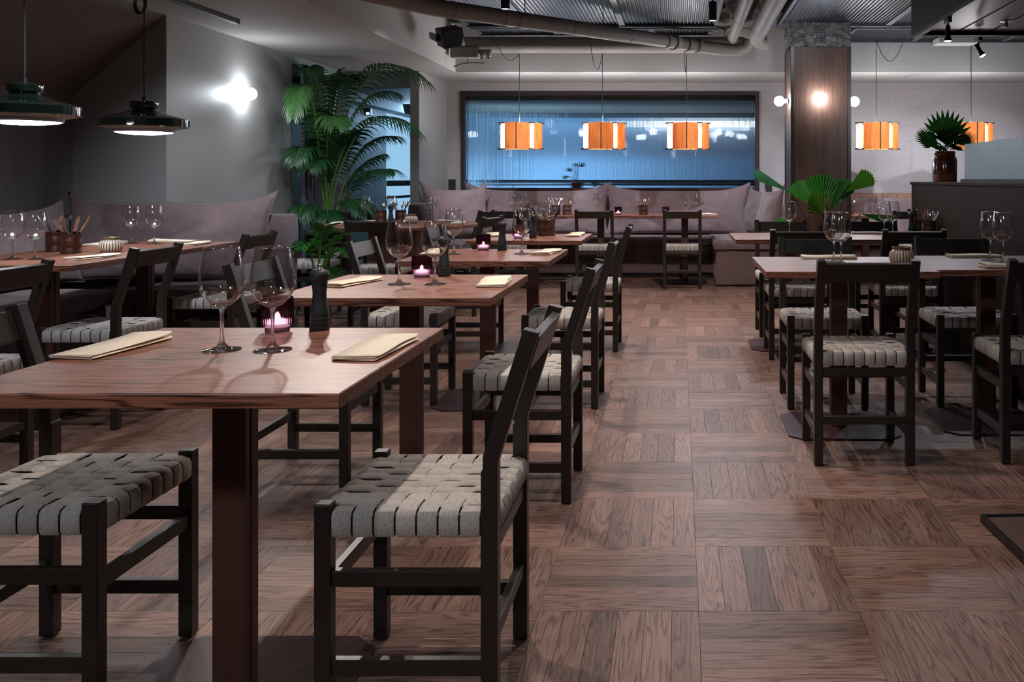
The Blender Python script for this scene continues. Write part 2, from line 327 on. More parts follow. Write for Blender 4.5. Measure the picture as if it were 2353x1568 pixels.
# ------------------------------------------------------------------ geometry helpers
class MB:
    def __init__(s): s.v = []; s.f = []; s.uv = []
    def add(s, vs, fs, uvs=None):
        o = len(s.v); s.v += [tuple(p) for p in vs]; s.f += [tuple(i+o for i in f) for f in fs]
        s.uv += uvs if uvs else [[(0, 0)]*len(f) for f in fs]
        return s
    def box(s, x0, x1, y0, y1, z0, z1):
        return s.add([(x0,y0,z0),(x1,y0,z0),(x1,y1,z0),(x0,y1,z0),(x0,y0,z1),(x1,y0,z1),(x1,y1,z1),(x0,y1,z1)],
                     [(3,2,1,0),(4,5,6,7),(0,1,5,4),(1,2,6,5),(2,3,7,6),(3,0,4,7)])
    def cbox(s, c, d): return s.box(c[0]-d[0]/2, c[0]+d[0]/2, c[1]-d[1]/2, c[1]+d[1]/2, c[2]-d[2]/2, c[2]+d[2]/2)
    def lathe(s, prof, n=24, c=(0,0,0), rib=None, close=False):
        vs = []; fs = []; uv = []
        m = len(prof)
        for i in range(n):
            a = 2*PI*i/n
            for j, (r, z) in enumerate(prof):
                rr = r*(1+(rib(a, z) if rib else 0))
                vs.append((c[0]+rr*math.cos(a), c[1]+rr*math.sin(a), c[2]+z))
        zs = [p[1] for p in prof]; z0, z1 = min(zs), max(zs)
        for i in range(n):
            k = (i+1) % n
            for j in range(m-1 if not close else m):
                jj = (j+1) % m
                fs.append((i*m+j, k*m+j, k*m+jj, i*m+jj))
                va = (prof[j][1]-z0)/(z1-z0+1e-9); vb = (prof[jj][1]-z0)/(z1-z0+1e-9)
                uv.append([(i/n, va), ((i+1)/n, va), ((i+1)/n, vb), (i/n, vb)])
        return s.add(vs, fs, uv)
    def tube(s, path, r, n=8, caps=True):
        P = [Vector(p) for p in path]; m = len(P)
        rs = r if isinstance(r, (list, tuple)) else [r]*m
        vs = []; fs = []
        t0 = (P[1]-P[0]).normalized(); up = Vector((0,0,1)) if abs(t0.z) < 0.9 else Vector((1,0,0))
        nrm = t0.cross(up).normalized()
        for i in range(m):
            t = (P[min(i+1, m-1)]-P[max(i-1, 0)]).normalized()
            nrm = (nrm - t*nrm.dot(t)).normalized(); b = t.cross(nrm)
            for k in range(n):
                a = 2*PI*k/n; vs.append(P[i]+(nrm*math.cos(a)+b*math.sin(a))*rs[i])
        for i in range(m-1):
            for k in range(n):
                kk = (k+1) % n; fs.append((i*n+k, i*n+kk, (i+1)*n+kk, (i+1)*n+k))
        if caps: fs += [tuple(range(n))[::-1], tuple(range((m-1)*n, m*n))]
        return s.add(vs, fs)
    def prism(s, poly, lo, hi, axis='z'):
        n = len(poly)
        def p(a, b, h): return {'z': (a, b, h), 'x': (h, a, b), 'y': (a, h, b)}[axis]
        vs = [p(a, b, lo) for a, b in poly]+[p(a, b, hi) for a, b in poly]
        fs = [tuple(range(n))[::-1], tuple(range(n, 2*n))]+[(i, (i+1) % n, n+(i+1) % n, n+i) for i in range(n)]
        return s.add(vs, fs)
    def sphere(s, c, r, n=16, m=10, sz=1.0):
        prof = [(max(1e-4, r*math.sin(PI*j/m)), -r*sz*math.cos(PI*j/m)) for j in range(m+1)]
        return s.lathe(prof, n, c)
    def mesh(s, name, mat, smooth=False, fix=True):
        me = bpy.data.meshes.new(name); me.from_pydata(s.v, [], s.f)
        if any(any(u != (0, 0) for u in f) for f in s.uv[:400]) or any(any(u != (0, 0) for u in f) for f in s.uv[-50:]):
            l = me.uv_layers.new(name='UVMap'); l.data.foreach_set('uv', [c for f in s.uv for u in f for c in u])
        if fix:
            bm = bmesh.new(); bm.from_mesh(me); bmesh.ops.recalc_face_normals(bm, faces=bm.faces); bm.to_mesh(me); bm.free()
        me.materials.append(MATS[mat] if isinstance(mat, str) else mat)
        if smooth:
            me.polygons.foreach_set('use_smooth', [True]*len(me.polygons)); me.set_sharp_from_angle(angle=math.radians(38))
        return me
    def build(s, name, mat, parent=None, smooth=False, bevel=0, seg=2, loc=None, fix=True, angle=40):
        o = bpy.data.objects.new(name, s.mesh(name, mat, smooth, fix)); COL.objects.link(o)
        if parent: o.parent = parent
        if loc: o.location = loc
        if bevel:
            b = o.modifiers.new('bevel', 'BEVEL'); b.width = bevel; b.segments = seg; b.limit_method = 'ANGLE'; b.angle_limit = math.radians(angle)
        return o
def tag(o, label, cat, group=None, kind=None):
    if label: o['label'] = label
    if cat: o['category'] = cat
    if group: o['group'] = group
    if kind: o['kind'] = kind
    return o
def thing(name, label, cat, loc=(0,0,0), rz=0, group=None):
    o = bpy.data.objects.new(name, None); COL.objects.link(o); o.location = loc; o.rotation_euler = (0, 0, rz)
    o.empty_display_size = 0.1
    return tag(o, label, cat, group)
def dup(o, loc=None, rz=None, label=None, group=None, parent=None):
    c = o.copy(); COL.objects.link(c)
    if parent: c.parent = parent
    for ch in list(o.children): dup(ch, parent=c)
    if loc is not None: c.location = loc
    if rz is not None: c.rotation_euler = (0, 0, rz)
    if label: c['label'] = label
    if group: c['group'] = group
    elif label and 'group' in c: pass
    return c
def struct(o): o['kind'] = 'structure'; return o
def sbox(name, mat, *b, parent=None, bevel=0):
    o = MB().box(*b).build(name, mat, parent, bevel=bevel)
    if not parent: struct(o)
    return o
class Proto:
    """first use moves the original, later uses copy it with its parts"""
    def __init__(s, root): s.root = root; s.used = False
    def put(s, loc, rz=0, label=None, group=None):
        if not s.used:
            s.used = True; o = s.root; o.location = loc; o.rotation_euler = (0, 0, rz)
            if label: o['label'] = label
            if group: o['group'] = group
            return o
        return dup(s.root, loc, rz, label, group)

# ------------------------------------------------------------------ SETTING
TILE = 0.4215; TX0 = 0.052; TY0 = 1.98
floor = sbox('floor', 'dark_back', -5.2, 5.2, -3.2, 16.2, -0.10, -0.012)
pieces = []
rnd = random.Random(3)
for i in range(-12, 12):
    for j in range(-6, 34):
        x0 = TX0+i*TILE; y0 = TY0+j*TILE
        if x0 < -4.9 or x0 > 4.8 or y0 > 15.6: continue
        if y0 > 11.2 and x0 > -2.6: continue
        nf = 6; wd = TILE/nf
        for k in range(nf):
            if (i+j) % 2 == 0: pieces.append((x0, x0+TILE, y0+k*wd, y0+(k+1)*wd, 0))
            else: pieces.append((x0+k*wd, x0+(k+1)*wd, y0, y0+TILE, 1))
def in_view(p):
    cx, cyy = (p[0]+p[1])/2, (p[2]+p[3])/2
    if cyy < 1.75: return -1
    px = 1560+cx*2091/cyy; py = 412+CAM_H*2091/cyy
    if px < -40 or px > 2390 or py > 1620: return -1
    hide = 0
    if cx < -0.62: hide = 0.35                       # mostly under the tables
    if cx > 0.55 and cyy > 3.3: hide = 0.6
    return (1-hide)/cyy**3
def finger(mb, p, ox=0, oy=0):
    x0, x1, y0, y1, d = p; g = 0.00025; b = 0.0006
    z = rnd.uniform(-0.0004, 0.0003)
    o = [(x0+g-ox,y0+g-oy), (x1-g-ox,y0+g-oy), (x1-g-ox,y1-g-oy), (x0+g-ox,y1-g-oy)]
    t = [(x0+g+b-ox,y0+g+b-oy), (x1-g-b-ox,y0+g+b-oy), (x1-g-b-ox,y1-g-b-oy), (x0+g+b-ox,y1-g-b-oy)]
    vs = [(a, c, -0.0118) for a, c in o]+[(a, c, z-b) for a, c in o]+[(a, c, z) for a, c in t]
    fs = [(8,9,10,11)]; 
    for q in range(4):
        r = (q+1) % 4; fs.append((4+q, 4+r, 8+r, 8+q)); fs.append((q, r, 4+r, 4+q))
    fs.append((3,2,1,0))
    uo, vo = rnd.uniform(0, 60), rnd.uniform(0, 60); fl = rnd.choice((-1, 1))
    def U(v): return (v[0]*fl+uo+(ox if 0 else 0), v[1]+vo) if d == 0 else (v[1]*fl+uo, v[0]+vo)
    mb.add(vs, fs, [[U(vs[i]) for i in f] for f in fs])
def set_tone(me, tones):
    a = me.attributes.new('tone', 'FLOAT', 'POINT'); a.data.foreach_set('value', [t for t in tones for _ in range(12)])
order = sorted(range(len(pieces)), key=lambda q: -in_view(pieces[q]))
near = set(order[:296])
for q in order[:296]:
    mb = MB(); p = pieces[q]; c = ((p[0]+p[1])/2, (p[2]+p[3])/2); finger(mb, p, *c)
    o = mb.build('parquet_strip', 'oak_floor', floor, loc=(c[0], c[1], 0), fix=False); set_tone(o.data, [min(1.0, max(0.0, rnd.gauss(0.5, 0.24)))])
mb = MB(); tn = []
for q in range(len(pieces)):
    if q not in near: finger(mb, pieces[q]); tn.append(min(1.0, max(0.0, rnd.gauss(0.5, 0.24))))
o = mb.build('parquet_strips', 'oak_floor', floor, fix=False); set_tone(o.data, tn); o['kind'] = 'stuff'

CZ = 2.34                                             # dropped ceiling height
TOP = 2.86
sbox('wall_left', 'wall_paint', -3.86, -3.74, 6.66, 8.80, 0, CZ)
o = MB().prism([(-4.6, 0), (-3.7402, 0), (-3.7402, 2.3398), (-4.42, 1.75), (-4.6, 1.75)], 6.64, 6.78, 'y').build('wall_alcove_end', 'wall_paint'); struct(o)
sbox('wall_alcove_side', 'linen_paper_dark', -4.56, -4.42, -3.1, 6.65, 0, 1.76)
o = MB().prism([(-4.56, 1.63), (-4.42, 1.75), (-3.74, 2.34), (-3.74, 2.50), (-4.56, 1.80)], -3.1, 6.65, 'y').build('ceiling_slope', 'slope_paint'); struct(o)
o = MB().box(-3.75, -2.50, -3.1, 8.80, CZ, TOP).box(-4.7, -2.50, 8.80, 11.44, CZ, TOP).box(-2.50, 5.0, 10.18, 11.44, CZ, TOP).build('ceiling_dropped', 'ceiling_paint'); struct(o)
sbox('ceiling', 'rough_plaster', -5.0, 5.1, -3.1, 16.2, TOP, TOP+0.1)
sbox('wall_right', 'linen_paper', 4.9, 5.05, -3.1, 11.44, 0, TOP)
sbox('wall_behind', 'wall_paint', -4.6, 5.0, -3.2, -3.1, 0, TOP)
# back wall with the window opening
WX0, WX1, WZ0, WZ1 = -2.70, 0.994, 0.998, 2.226
o = MB()
o.box(-2.88, WX0, 11.30, 11.44, 0, CZ).box(WX1, 5.0, 11.30, 11.44, 0, CZ).box(WX0, WX1, 11.30, 11.44, 0, WZ0).box(WX0, WX1, 11.30, 11.44, WZ1, CZ)
struct(o.build('wall_back', 'linen_paper'))
sbox('wall_stub', 'wall_paint', -2.98, -2.88, 10.09, 16.2, 0, CZ)
# wainscot boards below the window
wn = struct(MB().box(-2.88, 4.9, 11.285, 11.30, 0.955, 0.972).build('trim_1', 'wainscot_wood', bevel=0.002))
xx = -2.88
while xx < 4.8:
    MB().box(xx+0.001, min(xx+0.62, 4.9)-0.001, 11.283, 11.30, 0.02, 0.955).build('wainscot_board', 'wainscot_wood', wn, bevel=0.0015); xx += 0.62
# window: frame, three fluted panes
win = struct(MB().box(WX0, WX1, 11.26, 11.42, WZ1-0.045, WZ1).box(WX0, WX1, 11.26, 11.42, WZ0, WZ0+0.035)
             .box(WX0, WX0+0.045, 11.26, 11.42, WZ0+0.035, WZ1-0.045).box(WX1-0.045, WX1, 11.26, 11.42, WZ0+0.035, WZ1-0.045).build('window_1', 'frame_brown', bevel=0.003))
def fluted(x0, x1, y, th, z0, z1, pitch=0.0175, amp=0.0038, sub=6):
    n = max(2, int(round((x1-x0)/pitch)))*sub; mb = MB(); vs = []; fs = []
    for i in range(n+1):
        x = x0+(x1-x0)*i/n; yy = y-amp*abs(math.sin(PI*i/sub))
        vs += [(x, yy, z0), (x, yy, z1), (x, y+th, z0), (x, y+th, z1)]
    for i in range(n):
        a, b = i*4, i*4+4
        fs += [(a, b, b+1, a+1), (b+2, a+2, a+3, b+3), (a+1, b+1, b+3, a+3), (b, a, a+2, b+2)]
    fs += [(0, 1, 3, 2), (n*4+1, n*4, n*4+2, n*4+3)]
    return mb.add(vs, fs)
px = [WX0+0.045, -1.455, -0.24, WX1-0.045]
for k in range(3):
    fluted(px[k]+0.003, px[k+1]-0.003, 11.345, 0.006, WZ0+0.036, WZ1-0.046).build('fluted_pane', 'fluted_glass', win)
# corridor behind the window
sbox('wall_corridor_far', 'corridor_paint', -2.88, 5.0, 13.7, 13.85, 0, 2.86)
sbox('wall_corridor_right', 'corridor_paint', 2.2, 2.3, 11.44, 13.7, 0, 2.86)
sbox('floor_corridor', 'corridor_dark', -2.88, 5.0, 11.30, 13.7, -0.05, 0.0)
sbox('ceiling_corridor', 'corridor_ceiling', -2.88, 5.0, 11.44, 13.7, 2.13, 2.20)
sbox('trim_2', 'corridor_dark', -2.3, 2.2, 13.58, 13.70, 2.065, 2.13)
t = thing('corridor_rail', 'thick black horizontal rail behind the foot of the fluted window', 'rail', (0, 12.6, 0))
MB().tube([(-2.86, 0, 1.09), (2.18, 0, 1.09)], 0.04, 12).build('bar', 'black_metal', t, smooth=True)
for xk in (-2.4, -0.8, 0.8, 2.0): MB().tube([(xk, 0, 0), (xk, 0, 1.07)], 0.02, 8).build('post', 'black_metal', t)
t = thing('corridor_strip_light', 'long white strip light glowing through the right end of the window', 'light', (0.20, 13.60, 1.99))
MB().box(-0.75, 0.95, -0.03, 0.10, 0.02, 0.07).build('housing', 'white_plastic', t); MB().box(-0.74, 0.94, -0.035, 0.025, -0.07, 0.018).build('diffuser', 'strip_glow', t)
# hall beyond the curtain
sbox('wall_hall_left', 'hall_paint', -4.72, -4.60, 8.80, 14.30, 0, CZ)
sbox('wall_hall_end', 'hall_paint', -4.72, -2.9, 16.0, 16.15, 0, CZ)
sbox('ceiling_hall', 'hall_paint', -4.72, -2.9, 11.44, 16.15, CZ, CZ+0.12)
sbox('trim_3', 'hall_paint', -4.60, -4.40, 10.6, 16.0, 2.20, CZ)
o = struct(MB().box(-4.70, -4.60, 14.30, 16.0, 0, 0.5).box(-4.70, -4.60, 14.30, 16.0, 2.2, CZ).build('window_2', 'hall_paint'))
MB().box(-4.68, -4.66, 14.30, 16.0, 0.5, 2.2).build('lit_pane', 'hall_window_glow', o)
MB().box(-4.63, -4.55, 14.40, 16.0, 1.03, 1.12).build('rail', 'black_metal', o)
MB().box(-4.63, -4.57, 14.40, 16.0, 0.83, 0.87).build('rail', 'black_metal', o)
# door header above the hall opening
sbox('trim_4', 'hall_paint', -3.74, -2.98, 10.10, 10.22, 2.16, CZ)

# pillar
pl = struct(MB().box(1.10, 1.68, 8.92, 9.40, 0, 2.44).build('pillar', 'pillar_wood', bevel=0.004))
for x0, x1 in ((1.094, 1.132), (1.652, 1.686)): MB().box(x0, x1, 8.905, 8.925, 0, 2.44).build('edge_strip', 'black_wood', pl, bevel=0.002)
MB().box(1.094, 1.105, 9.395, 9.41, 0, 2.44).build('edge_strip', 'black_wood', pl)
nx = 30; mbp = MB()
vs = []; fs = []
def rough_side(mb, p0, u, v, nrm, nu, nv, amp, sc):
    vs = []; fs = []
    for a in range(nu+1):
        for b in range(nv+1):
            q = Vector(p0)+Vector(u)*(a/nu)+Vector(v)*(b/nv)
            h = mnoise.fractal(q*sc, 0.8, 2.0, 4)
            vs.append(q+Vector(nrm)*(amp*h))
    for a in range(nu):
        for b in range(nv):
            i = a*(nv+1)+b; fs.append((i, i+nv+1, i+nv+2, i+1))
    mb.add(vs, fs)
rough_side(mbp, (1.095, 8.90, 2.44), (0.585, 0, 0), (0, 0, 0.42), (0, -1, 0), 50, 34, 0.016, 18)
rough_side(mbp, (1.095, 9.40, 2.44), (0, -0.50, 0), (0, 0, 0.42), (-1, 0, 0), 40, 34, 0.016, 18)
mbp.box(1.11, 1.67, 8.92, 9.39, 2.44, 2.858)
mbp.build('rough_collar', 'pillar_plaster', pl, smooth=True, fix=False)
cl = thing('pipe_clip', 'small grey metal clip on the rough top of the pillar', 'bracket', (1.385, 8.90, 2.52))
MB().box(-0.035, 0.035, -0.03, 0.005, 0, 0.05).box(-0.045, 0.045, -0.035, 0.0, 0.05, 0.065).build('plate', 'galvanised', cl, bevel=0.002)
MB().tube([(0, -0.03, 0.03), (0, -0.03, -0.05)], 0.008).build('screw', 'steel', cl)

# partition beside the right-hand tables
pt = struct(MB().box(1.80, 2.06, 2.4, 6.98, 0, 1.10).build('partition', 'panel_wood'))
yy = 2.4
for k, wdt in enumerate((0.88, 1.2, 1.2, 0.62, 0.68)):
    MB().box(1.784, 1.80, yy+0.001, yy+wdt-0.001, 0.0, 1.10).build('panel', 'panel_wood', pt, bevel=0.001); yy += wdt
MB().box(1.776, 2.075, 2.4, 6.995, 1.10, 1.12).build('top_board', 'panel_wood', pt, bevel=0.002)
# frosted screen standing on it
fs_ = thing('glass_screen', 'frosted fluted glass screen in a dark base strip on the partition', 'screen', (1.90, 4.2, 1.12))
MB().box(-0.03, 0.03, -1.6, 1.85, 0, 0.022).build('base_strip', 'frame_brown', fs_, bevel=0.002)
mb = MB(); n = 200; vs = []; f2 = []
for i in range(n+1):
    y = -1.6+3.44*i/n; d = 0.0018*math.sin(i*PI/1.0+PI/2)
    vs += [(-0.005+d, y, 0.02), (-0.005+d, y, 0.252), (0.005, y, 0.02), (0.005, y, 0.252)]
for i in range(n):
    a, b = i*4, i*4+4; f2 += [(b, a, a+1, b+1), (a+2, b+2, b+3, a+3), (b+1, a+1, a+3, b+3), (a, b, b+2, a+2)]
f2 += [(1, 0, 2, 3), (n*4, n*4+1, n*4+3, n*4+2)]
mb.add(vs, f2).build('pane', 'frosted_glass', fs_)

# canopy over the bar: dark boards on a black frame
cn = struct(MB().box(1.784, 1.86, 1.0, 6.99, 2.236, 2.84).box(1.86, 4.2, 6.93, 6.99, 2.236, 2.84).box(1.86, 4.2, 1.0, 6.93, 2.30, 2.4).build('canopy', 'canopy_black', bevel=0.003))
xx = 1.88
while xx < 4.0:
    MB().box(xx, xx+0.225, 1.0, 6.92, 2.262, 2.298).build('ceiling_board', 'canopy_wood', cn, bevel=0.002); xx += 0.245
MB().box(1.79, 1.835, 1.0, 6.97, 2.222, 2.236).build('lower_rail', 'black_metal', cn)

# ------------------------------------------------------------------ metal ceiling panels
def ceiling_panel(x0, x1, y0, y1, z, cross, label):
    t = thing('ceiling_panel', label, 'panel', ((x0+x1)/2, (y0+y1)/2, z)); hx, hy = (x1-x0)/2, (y1-y0)/2
    n = int((x1-x0)/0.036); mb = MB(); vs = []; fs = []
    for i in range(n*4+1):
        x = -hx+2*hx*i/(n*4); q = i % 4; zz = 0.012 if q in (1, 2) else 0.0
        zz = [0, 0.012, 0.012, 0][q]
        vs += [(x, -hy, 0.015+zz), (x, hy, 0.015+zz), (x, -hy, 0.019+zz), (x, hy, 0.019+zz)]
    for i in range(n*4):
        a, b = i*4, i*4+4; fs += [(a, a+1, b+1, b), (a+2, b+2, b+3, a+3)]
    mb.add(vs, fs).build('corrugated_sheet', 'galvanised', t, fix=False)
    for a, b in ((-hx, -hx+0.035), (hx-0.035, hx)): MB().box(a, b, -hy, hy, -0.002, 0.045).build('side_rail', 'panel_frame_metal', t, bevel=0.002)
    for a, b in ((-hy, -hy+0.05), (hy-0.05, hy)): MB().box(-hx, hx, a, b, -0.012, 0.05).build('end_rail', 'panel_frame_metal', t, bevel=0.002)
    for c in cross: MB().box(c-0.03, c+0.03, -hy, hy, 0.0, 0.014).build('cross_bar', 'panel_frame_metal', t, bevel=0.002)
    for sx in (-hx*0.8, hx*0.8): MB().tube([(sx, 0, 0.04), (sx, 0, TOP-z)], 0.006, 6).build('hanger', 'steel', t)
ceiling_panel(-2.10, 0.38, 7.55, 9.02, 2.655, (-0.62, 0.30), 'long corrugated metal ceiling panel above the diagonal pipe')
ceiling_panel(-2.10, 0.34, 9.14, 9.62, 2.665, (-0.4, 0.6), 'narrow corrugated ceiling strip behind the long metal panel')
ceiling_panel(0.97, 2.75, 7.55, 9.00, 2.655, (0.20, 0.62), 'corrugated metal ceiling panel in front of the pillar top')
ceiling_panel(1.78, 4.6, 9.14, 10.1, 2.665, (-0.6, 0.4), 'corrugated metal ceiling strip right of the pillar top')
ceiling_panel(-2.10, 0.38, 5.95, 7.45, 2.655, (-0.62, 0.30), 'corrugated metal ceiling panel nearest the middle of the room')
ceiling_panel(0.97, 1.75, 5.95, 7.45, 2.655, (0.1,), 'corrugated metal ceiling panel beside the dark canopy')
# rough sprayed plaster between them
mb = MB(); vs = []; fs = []; nu, nv = 46, 120
for a in range(nu+1):
    for b in range(nv+1):
        q = Vector((0.25+1.0*a/nu, 5.6+4.55*b/nv, 0)); h = mnoise.fractal(q*9, 0.7, 2.0, 5)
        vs.append((q.x, q.y, TOP-0.06+0.05*h))
for a in range(nu):
    for b in range(nv):
        i = a*(nv+1)+b; fs.append((i, i+1, i+nv+2, i+nv+1))
struct(mb.add(vs, fs).build('ceiling_plaster', 'rough_plaster', smooth=True, fix=False))
# ------------------------------------------------------------------ tables
def octagon(w, d, c): 
    return [(-w/2+c,-d/2),(w/2-c,-d/2),(w/2,-d/2+c),(w/2,d/2-c),(w/2-c,d/2),(-w/2+c,d/2),(-w/2,d/2-c),(-w/2,-d/2+c)]
def column_mb(w=0.074, d=0.062, z0=0.008, z1=0.722):
    g = 0.008
    poly = [(-w/2,-d/2),(w/2,-d/2),(w/2,-d/2+0.020),(w/2-g,-d/2+0.020),(w/2-g,-d/2+0.028),(w/2,-d/2+0.028),(w/2,d/2),
            (-w/2,d/2),(-w/2,-d/2+0.028),(-w/2+g,-d/2+0.028),(-w/2+g,-d/2+0.020),(-w/2,-d/2+0.020)]
    return MB().prism(poly, z0, z1)
def make_table(wx=0.735, wy=0.735, plate=(0.50, 0.47)):
    t = thing('dining_table', 'table', 'table')
    MB().box(-wx/2, wx/2, -wy/2, wy/2, 0.722, 0.75).build('tabletop', 'oak_table', t, bevel=0.0025, seg=2)
    column_mb().build('column', 'column_metal', t, bevel=0.0025)
    MB().prism(octagon(plate[0], plate[1], 0.06), 0, 0.008).build('base_plate', 'plate_metal', t, bevel=0.0015)
    MB().box(-0.16, 0.16, -0.16, 0.16, 0.714, 0.722).build('top_plate', 'column_metal', t)
    return t
PT = Proto(make_table())
GT = 'square wooden tables on a dark central column'
TX = -0.985
for y, lb in ((2.022, 'square wooden table nearest the camera on a dark central column'),
              (3.355, 'square wooden table directly behind the nearest table'),
              (4.70, 'square wooden table third in the middle row from the camera'),
              (6.14, 'square wooden table farthest back in the middle row of four')):
    PT.put((TX, y, 0), 0, lb)
PT.put((0.735, 4.20, 0), 0, 'square wooden table with bluish glare in the front right row, aisle side')
PT.put((0.735, 6.24, 0), 0, 'square wooden table in the rear right row, aisle side')
PR = Proto(make_table(0.675, 0.735))
PR.put((1.442, 4.275, 0), 0, 'square wooden table in the front right row against the dark partition')
PR.put((1.442, 6.24, 0), 0, 'square wooden table in the rear right row against the dark partition')
PL = Proto(make_table(0.75, 0.81))
PL.put((-3.125, 4.51, 0), 0, 'wooden table along the left bench, the nearer of the two, holding two cutlery tins')
PL.put((-3.125, 5.33, 0), 0, 'wooden table along the left bench, the farther of the two, by the corner cushion')
PF = Proto(make_table(0.70, 0.72))
PF.put((-1.76, 10.08, 0), 0, 'narrow wooden table at the back bench, left of the three')
PF.put((-0.865, 10.08, 0), 0, 'narrow wooden table at the back bench, middle of the three')
PF.put((0.065, 10.08, 0), 0, 'narrow wooden table at the back bench, right of the three')
PF.put((2.05, 10.02, 0), 0, 'wooden table at the back bench to the right of the pillar')
def leaf(x0, x1, lb):
    t = thing('table_leaf', lb, 'table leaf', ((x0+x1)/2, 10.08, 0.718)); h = (x1-x0)/2
    MB().box(-h, h, -0.355, 0.355, 0.004, 0.031).build('board', 'oak_table', t, bevel=0.002)
    for s in (-0.25, 0.25): MB().box(-h-0.02, h+0.02, s-0.02, s+0.02, -0.004, 0.004).build('support_bar', 'black_metal', t)
leaf(-0.512, -0.288, 'loose wooden leaf bridging the middle and right tables at the back bench')
leaf(-1.407, -1.218, 'loose wooden leaf bridging the left and middle tables at the back bench')
# round table
t = thing('round_table', 'round wooden table on a panelled box base near the tall palm', 'table', (-2.45, 8.0, 0))
MB().lathe([(0.0001, 0.716), (0.640, 0.716), (0.664, 0.724), (0.664, 0.746), (0.660, 0.75), (0.0001, 0.75)], 72).build('tabletop', 'oak_table', t, smooth=False)
MB().box(-0.21, 0.21, -0.21, 0.21, 0.03, 0.716).build('pedestal', 'wainscot_wood', t, bevel=0.004)
for s in (-1, 1):
    for k in range(4): MB().box(-0.208+k*0.104+0.001, -0.104+k*0.104-0.001, s*0.213-0.004, s*0.213+0.004, 0.03, 0.714).build('board', 'wainscot_wood', t, bevel=0.001)
MB().box(-0.24, 0.24, -0.24, 0.24, 0, 0.03).build('plinth', 'black_wood', t, bevel=0.003)

# ------------------------------------------------------------------ chairs (front towards +y)
def strap(path, wid, th=0.0028):
    """a flat webbing strap following path [(a, z)] ; returns functions to place along x or y"""
    m = len(path); P = [Vector((a, 0, z)) for a, z in path]; out = []
    L = 0
    for i in range(m):
        t = (P[min(i+1, m-1)]-P[max(i-1, 0)]); t.normalize(); n = Vector((-t.z, 0, t.x))
        if i: L += (P[i]-P[i-1]).length
        out.append((P[i], n, L))
    return out
def strap_mb(path, c, wid, axis):
    pts = strap(path, wid); mb = MB(); vs = []; fs = []; uv = []; th = 0.0026; w2 = wid/2
    def V(p, n, s, off):
        q = p+n*off
        return (q.x, c+s, q.z) if axis == 'x' else (c+s, q.x, q.z)
    for p, n, L in pts:
        vs += [V(p, n, -w2, 0.0003), V(p, n, -w2+0.003, th*0.95), V(p, n, w2-0.003, th*0.95), V(p, n, w2, 0.0003), V(p, n, 0, -0.0004)]
    for i in range(len(pts)-1):
        a, b = i*5, i*5+5; l0, l1 = pts[i][2], pts[i+1][2]
        for k, (u0, u1) in enumerate(((0, 0.003), (0.003, wid-0.003), (wid-0.003, wid))):
            fs.append((a+k, b+k, b+k+1, a+k+1)); uv.append([(l0+0.01, u0), (l1+0.01, u0), (l1+0.01, u1), (l0+0.01, u1)])
        fs.append((a+3, b+3, b+4, a+4)); uv.append([(l0, 0)]*4); fs.append((a+4, b+4, b, a)); uv.append([(l0, 0)]*4)
    return mb.add(vs, fs, uv)
def weave_path(half, crossings, phase, zt=0.4535, rail=0.014, zbot=0.405):
    """strap over the seat between rails at +-half, woven over/under at crossing positions"""
    p = [(-half+0.012, zbot-0.008), (-half-rail+0.002, zbot-0.004), (-half-rail-0.002, zbot+0.004), (-half-rail-0.002, zt-0.014), (-half-rail+0.003, zt-0.004), (-half+0.004, zt+0.0005)]
    for i, c in enumerate(crossings):
        s = 1 if (i+phase) % 2 == 0 else -1
        dz = 0.0024*s - 0.006*math.sin(PI*(i+0.5)/len(crossings))
        hw = 0.012
        p += [(c-hw, zt+dz), (c+hw, zt+dz)]
    q = [(-a, z) for a, z in p[:6]][::-1]
    return p+q
